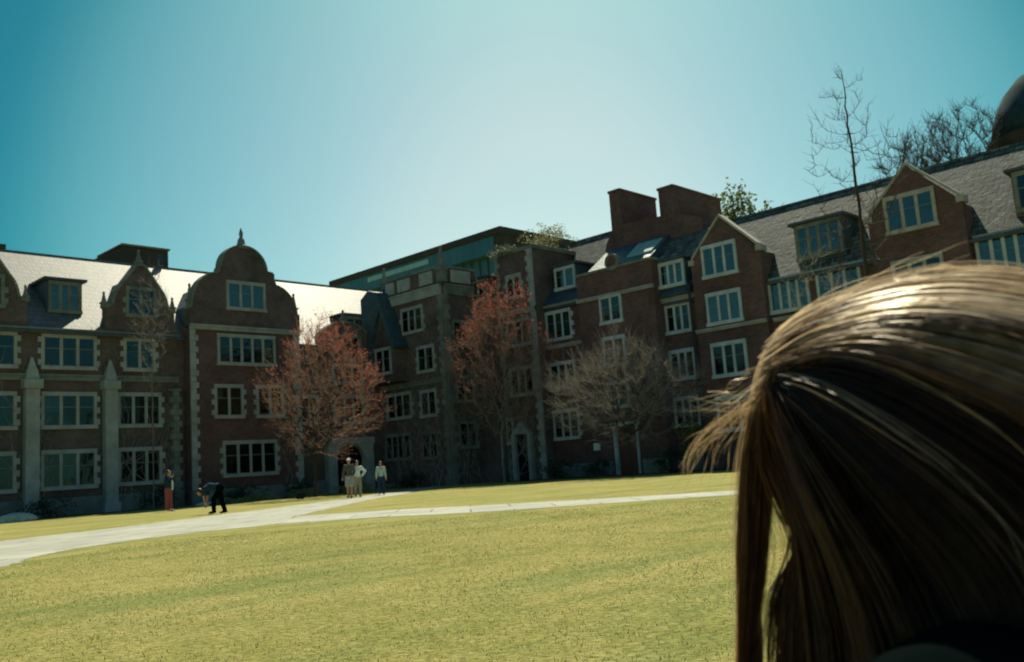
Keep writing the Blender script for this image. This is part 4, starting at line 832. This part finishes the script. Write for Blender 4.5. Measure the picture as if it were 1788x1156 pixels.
def strands(name,Pts,rad0,mat='hair_brown',parent=None,free=False):
    """Pts (n,m,3) local head frame; fine flattened tapering hairs lying on the head (free: turned at random)"""
    n,mm,_=Pts.shape; rad0=np.resize(rad0,n); d=np.gradient(Pts,axis=1); d/=np.linalg.norm(d,axis=2,keepdims=True)+1e-9
    nr=Pts-np.array([0,0,-.03]); nr/=np.linalg.norm(nr,axis=2,keepdims=True)
    if free: nr=np.broadcast_to(hr.normal(size=(n,1,3)),Pts.shape)
    sd_=np.cross(d,nr); sd_/=np.linalg.norm(sd_,axis=2,keepdims=True)+1e-9; nn=np.cross(sd_,d)
    a=hr.normal(size=(n,1,1))*.45; w_=sd_*np.cos(a)+nn*np.sin(a)
    tp=np.linspace(0,1,mm); prof=(np.minimum(1,.5+tp*5)*(1-.75*np.clip((tp-.7)/.3,0,1)))[None,:,None]*np.asarray(rad0).reshape(-1,1,1)*1.3
    V=np.stack([Pts-w_*prof,Pts+w_*prof],2)
    M=np.array(HX); V=V.reshape(-1,3)@M[:3,:3].T+M[:3,3]
    base=(np.arange(n)[:,None]*mm+np.arange(mm-1)[None,:]).reshape(-1,1)*2
    return npmesh(name,V,base+np.array([[0,1,3,2]]),mat,parent,True)
hr=np.random.default_rng(5)
def lock(ctrl,n,spread,spread_end=None,m_=16,wave=.0015,lenj=.15):
    C_=np.array(ctrl,float); k=len(C_); se=spread_end or spread; t=np.linspace(0,k-1.0001,m_)
    out=np.zeros((n,m_,3)); off=hr.normal(size=(n,3)); off/=np.maximum(1,np.linalg.norm(off,axis=1,keepdims=True)/1.6); ph=hr.uniform(0,6.28,(n,3)); fr=hr.uniform(.6,1.6,(n,1)); off2=off+hr.normal(size=(n,3))*.35
    Ce=np.vstack([2*C_[0]-C_[1],C_,2*C_[-1]-C_[-2]])
    sc=1-hr.uniform(0,lenj,n)
    for a in range(m_):
        tt=t[a]*sc; i=tt.astype(int); f=(tt-i)[:,None]; p0,p1,p2,p3=Ce[i],Ce[i+1],Ce[i+2],Ce[i+3]
        q=.5*((2*p1)+(p2-p0)*f+(2*p0-5*p1+4*p2-p3)*f*f+(3*p1-p0-3*p2+p3)*f**3); g=a/(m_-1)
        out[:,a]=q+(off*(1-g)+off2*g)*(spread*(1-g)+se*g)+np.sin(ph+g*6.28*fr)*wave*g
    return out
def cap_strands(n,phi0,phi1,th_end,zend,mm=26,sc=1.0,drift=-.03):
    """hair lying on the head, fanned out from the front of the scalp, then hanging"""
    A_=np.array([.124,.093,.114])*sc; n0=np.array([.896,0,.464]); n0/=np.linalg.norm(n0); e1=np.array([-.464,0,.896]); e2=np.array([0,1.,0])
    cl=hr.integers(0,220,n); cphi=hr.uniform(phi0,phi1,220)[cl]; phi=cphi+hr.normal(size=n)*.035; thj=hr.uniform(0,.45,n); lay=(hr.uniform(.965,1.0,220)[cl]+hr.uniform(-.012,.018,n))[:,None]
    T=phi; dirv=e1[None]*np.cos(T)[:,None]+e2[None]*np.sin(T)[:,None]
    Pp=np.zeros((n,mm,3)); half=int(mm*.6); ph=hr.uniform(0,6.28,n)
    for a in range(half):
        th=thj+(th_end-thj)*a/(half-1); w_=.05*np.sin(ph+a*.55)*a/half
        dv=e1[None]*np.cos(T+w_)[:,None]+e2[None]*np.sin(T+w_)[:,None]
        Pp[:,a]=(n0[None]*np.cos(th)[:,None]+dv*np.sin(th)[:,None])*A_*lay
    v=Pp[:,half-1]-Pp[:,half-2]; st=np.linalg.norm(v,axis=1,keepdims=True); v/=st; 
    p=Pp[:,half-1].copy(); left=np.maximum(p[:,2]-zend,.02)/(mm-half)
    for a in range(half,mm):
        v=v*.62+np.array([drift,.015,-1])*.38; v/=np.linalg.norm(v,axis=1,keepdims=True); p=p+v*np.maximum(left,.004)[:,None]*1.05
        p[:,1]+=np.sin(ph+a*.5)*.0008; Pp[:,a]=p
    return Pp
def rr(n,a=.00022,b_=.00042): return hr.uniform(a,b_,n)
def resample(G,m_):
    G=np.array(G,float); k=len(G); E_=np.vstack([2*G[0]-G[1],G,2*G[-1]-G[-2]]); t=np.linspace(0,k-1.0001,m_); i=t.astype(int); f=(t-i)[:,None]
    p0,p1,p2,p3=E_[i],E_[i+1],E_[i+2],E_[i+3]
    return .5*((2*p1)+(p2-p0)*f+(2*p0-5*p1+4*p2-p3)*f*f+(3*p1-p0-3*p2+p3)*f**3)
def sheet_hair(guides,n,m_=24,spread=.004,clumps=120,wave=.0015,inset=(0,.010),cut=.25,u0=0.,u1=1.,fray=.4):
    G=np.stack([resample(g,m_) for g in guides]); K=len(guides)
    cu=hr.uniform(u0,u1,clumps)*(K-1); ci=hr.integers(0,clumps,n); u=np.clip(cu[ci]+hr.normal(size=n)*.06,0,K-1.001)
    i=u.astype(int); f=(u-i)[:,None,None]; Pp=G[i]*(1-f)+G[i+1]*f
    cen=np.array([0,0,-.02]); d=Pp-cen; d/=np.linalg.norm(d,axis=2,keepdims=True)
    lay=(hr.uniform(inset[0],inset[1],clumps)[ci]+hr.normal(size=n)*.0012)[:,None,None]; Pp=Pp-d*lay
    g=np.linspace(0,1,m_)[None,:,None]; off=hr.normal(size=(n,1,3)); offc=hr.normal(size=(clumps,3))[ci][:,None,:]
    Pp=Pp+hr.normal(size=(n,1,3))*np.array([.0022,.0045,.0035])*(1-g)**3+off*spread*fray*g**.7+offc*spread*g+np.sin(hr.uniform(0,6.28,(n,1,3))+g*6.28*hr.uniform(.5,1.8,(n,1,1)))*wave*g
    # random lengths: squeeze the parameter
    sc=1-hr.uniform(0,cut,n); s0=hr.uniform(0,.13,(n,1)); t=(s0+np.linspace(0,1,m_)[None,:]*(sc[:,None]-s0))*(m_-1.001); i=t.astype(int); f=(t-i)[...,None]; ar=np.arange(n)[:,None]
    return Pp[ar,i]*(1-f)+Pp[ar,i+1]*f
OUTF=[(.1236,-.03,.0703),(.0951,-.05,.085),(.0494,-.06,.094),(-.0066,-.06,.096),(-.0611,-.055,.082),(-.1041,-.04,.05),(-.125,-.03,-.02)]
OUT=[(.1236,0,.0703),(.0951,0,.0926),(.0494,0,.1062),(-.0066,0,.1088),(-.0611,0,.095),(-.1041,0,.0592),(-.128,0,-.01)]
A2=[(.1169,.01,.0644),(.0576,.04,.075),(-.0073,.06,.0743),(-.072,.07,.0522),(-.1098,.07,.0209),(-.12,.07,-.05)]
A3=[(.1101,.02,.0609),(.0391,.06,.059),(-.0266,.085,.0308),(-.0815,.09,-.0138),(-.10,.09,-.09)]
A4=[(.1131,.02,.0548),(.0669,.06,.0276),(.0119,.09,-.0207),(-.0331,.10,-.0707),(-.055,.105,-.1217),(-.06,.125,-.18),(-.06,.14,-.22)]
A5=[(.1159,.02,.0508),(.0926,.05,.0103),(.0619,.08,-.0367),(.0382,.09,-.0893),(.0241,.10,-.1424),(.02,.125,-.20),(.02,.14,-.25)]
A6=[(.1182,.02,.0511),(.116,.03,.008),(.0978,.05,-.0333),(.0868,.06,-.0677),(.0795,.07,-.1112),(.0784,.075,-.1653),(.085,.08,-.24)]
EDGE=[(.1205,.02,.0514),(.1254,.025,.0087),(.120,.03,-.0252),(.1071,.035,-.05),(.104,.035,-.0641),(.1123,.035,-.0821),(.1267,.035,-.1025),(.1340,.035,-.131),(.1390,.035,-.1713),(.1430,.035,-.24)]
strands('hair_strands',sheet_hair([OUTF,OUT,A2,A3,A4,A5,A6,EDGE],9500,26,.0035,260,inset=(0,.012),cut=.15),rr(9500),'hair_dark',core)
strands('hair_strands',sheet_hair([OUTF,OUT,A2],5200,26,.003,200,inset=(-.006,-.001),cut=.35,wave=.002,u0=.25,u1=.92),rr(3600,.0002,.00034),'hair_sunlit',core)
strands('hair_strands',sheet_hair([OUT,A2,A3],1000,26,.004,40,inset=(-.003,.003),cut=.62,wave=.002,u0=.55),rr(1500,.0002,.00034),'hair_warm',core)
strands('hair_strands',sheet_hair([OUT,A2,A3],900,26,.004,60,inset=(-.004,.001),cut=.5,wave=.002,u0=.5,u1=.9),rr(900,.0002,.0003),'hair_gold',core)
strands('hair_strands',sheet_hair([A2,A3,A4],45,26,.007,9,inset=(-.004,.000),cut=.6,wave=.004),rr(90,.0002,.0003),'hair_gold',core)
strands('hair_strands',sheet_hair([A2,A3,A4,A5,A6],160,26,.006,14,inset=(-.004,.002),cut=.6,wave=.003),rr(500,.00018,.0003),'hair_brown',core)
strands('hair_strands',sheet_hair([A5,A6,EDGE],900,26,.003,40,inset=(-.002,.004),cut=.25,wave=.002),rr(900),'hair_brown',core)
CL=[(-.02,.0,.104),(.060,.0,.100),(.108,.0,.085),(.1284,.004,.067),(.1356,.01,.0426),(.1445,.02,.0015),(.1524,.02,-.037),(.1584,.02,-.0799),(.1624,.02,-.1223),(.1697,.02,-.1774)]
CM=[(-.02,.02,.102),(.065,.012,.097),(.105,.01,.080),(.1213,.01,.058),(.1295,.014,.034),(.1393,.02,.0011),(.1453,.02,-.0373),(.1503,.02,-.0798),(.1576,.02,-.1221),(.1688,.02,-.177)]
CT=[(-.02,.04,.092),(.06,.03,.090),(.098,.025,.075),(.112,.022,.052),(.120,.02,.028),(.1265,.02,-.004),(.131,.02,-.030),(.1365,.02,-.0589),(.146,.02,-.1007),(.1607,.02,-.1513)]
strands('hair_strands',sheet_hair([CL,CM],1300,28,.0018,60,inset=(0,.002),cut=.1),rr(1300),'hair_warm',core)
strands('hair_strands',sheet_hair([CM,CT],1200,28,.0018,60,inset=(0,.004),cut=.1),rr(1200),'hair_brown',core)
strands('hair_strands',lock([(-.01,0,.110),(.05,.0,.105),(.095,.002,.092),(.118,.006,.072),(.128,.012,.045),(.133,.016,.02)],700,.006,.004,20,.002,.5),rr(700,.00015,.00028),'hair_sunlit',core)
strands('hair_strands',sheet_hair([CL,CM,CT],160,28,.0035,20,inset=(-.001,.002),cut=.45,wave=.003),rr(160,.00015,.00026),'hair_gold',core)
strands('hair_strands',lock([(.120,.02,.0),(.1265,.02,-.035),(.1240,.02,-.065),(.1330,.02,-.10),(.150,.02,-.15)],34,.0035,.005,18,.004),rr(34,.00012,.0002),'hair_warm',core)
# flyaways
fly=[([(.1174,.02,.0575),(.1433,.02,.0429),(.1737,.02,.0409),(.204,.02,.044)],7,.003,.006,'hair_sunlit'),([(.1174,.02,.050),(.140,.02,.034),(.170,.025,.033),(.198,.02,.036)],9,.003,.007,'hair_gold'),
 ([(.1196,.02,.0469),(.1551,.02,.0284),(.1883,.02,.0045),(.2115,.02,-.0274)],34,.0026,.0034,'hair_gold'),([(.122,.02,.040),(.152,.02,.018),(.172,.02,-.005),(.180,.02,-.045)],9,.003,.005,'hair_gold'),
 ([(.1176,.02,.0641),(.1365,.02,.0578),(.1526,.02,.0464),(.158,.02,.036)],8,.003,.005,'hair_gold'),([(.128,.02,.02),(.146,.02,-.01),(.158,.02,-.05),(.163,.02,-.09)],7,.003,.004,'hair_warm'),
 ([(.11,.01,.085),(.07,.0,.105),(.02,-.01,.118),(-.03,-.01,.120)],18,.006,.008,'hair_sunlit')]
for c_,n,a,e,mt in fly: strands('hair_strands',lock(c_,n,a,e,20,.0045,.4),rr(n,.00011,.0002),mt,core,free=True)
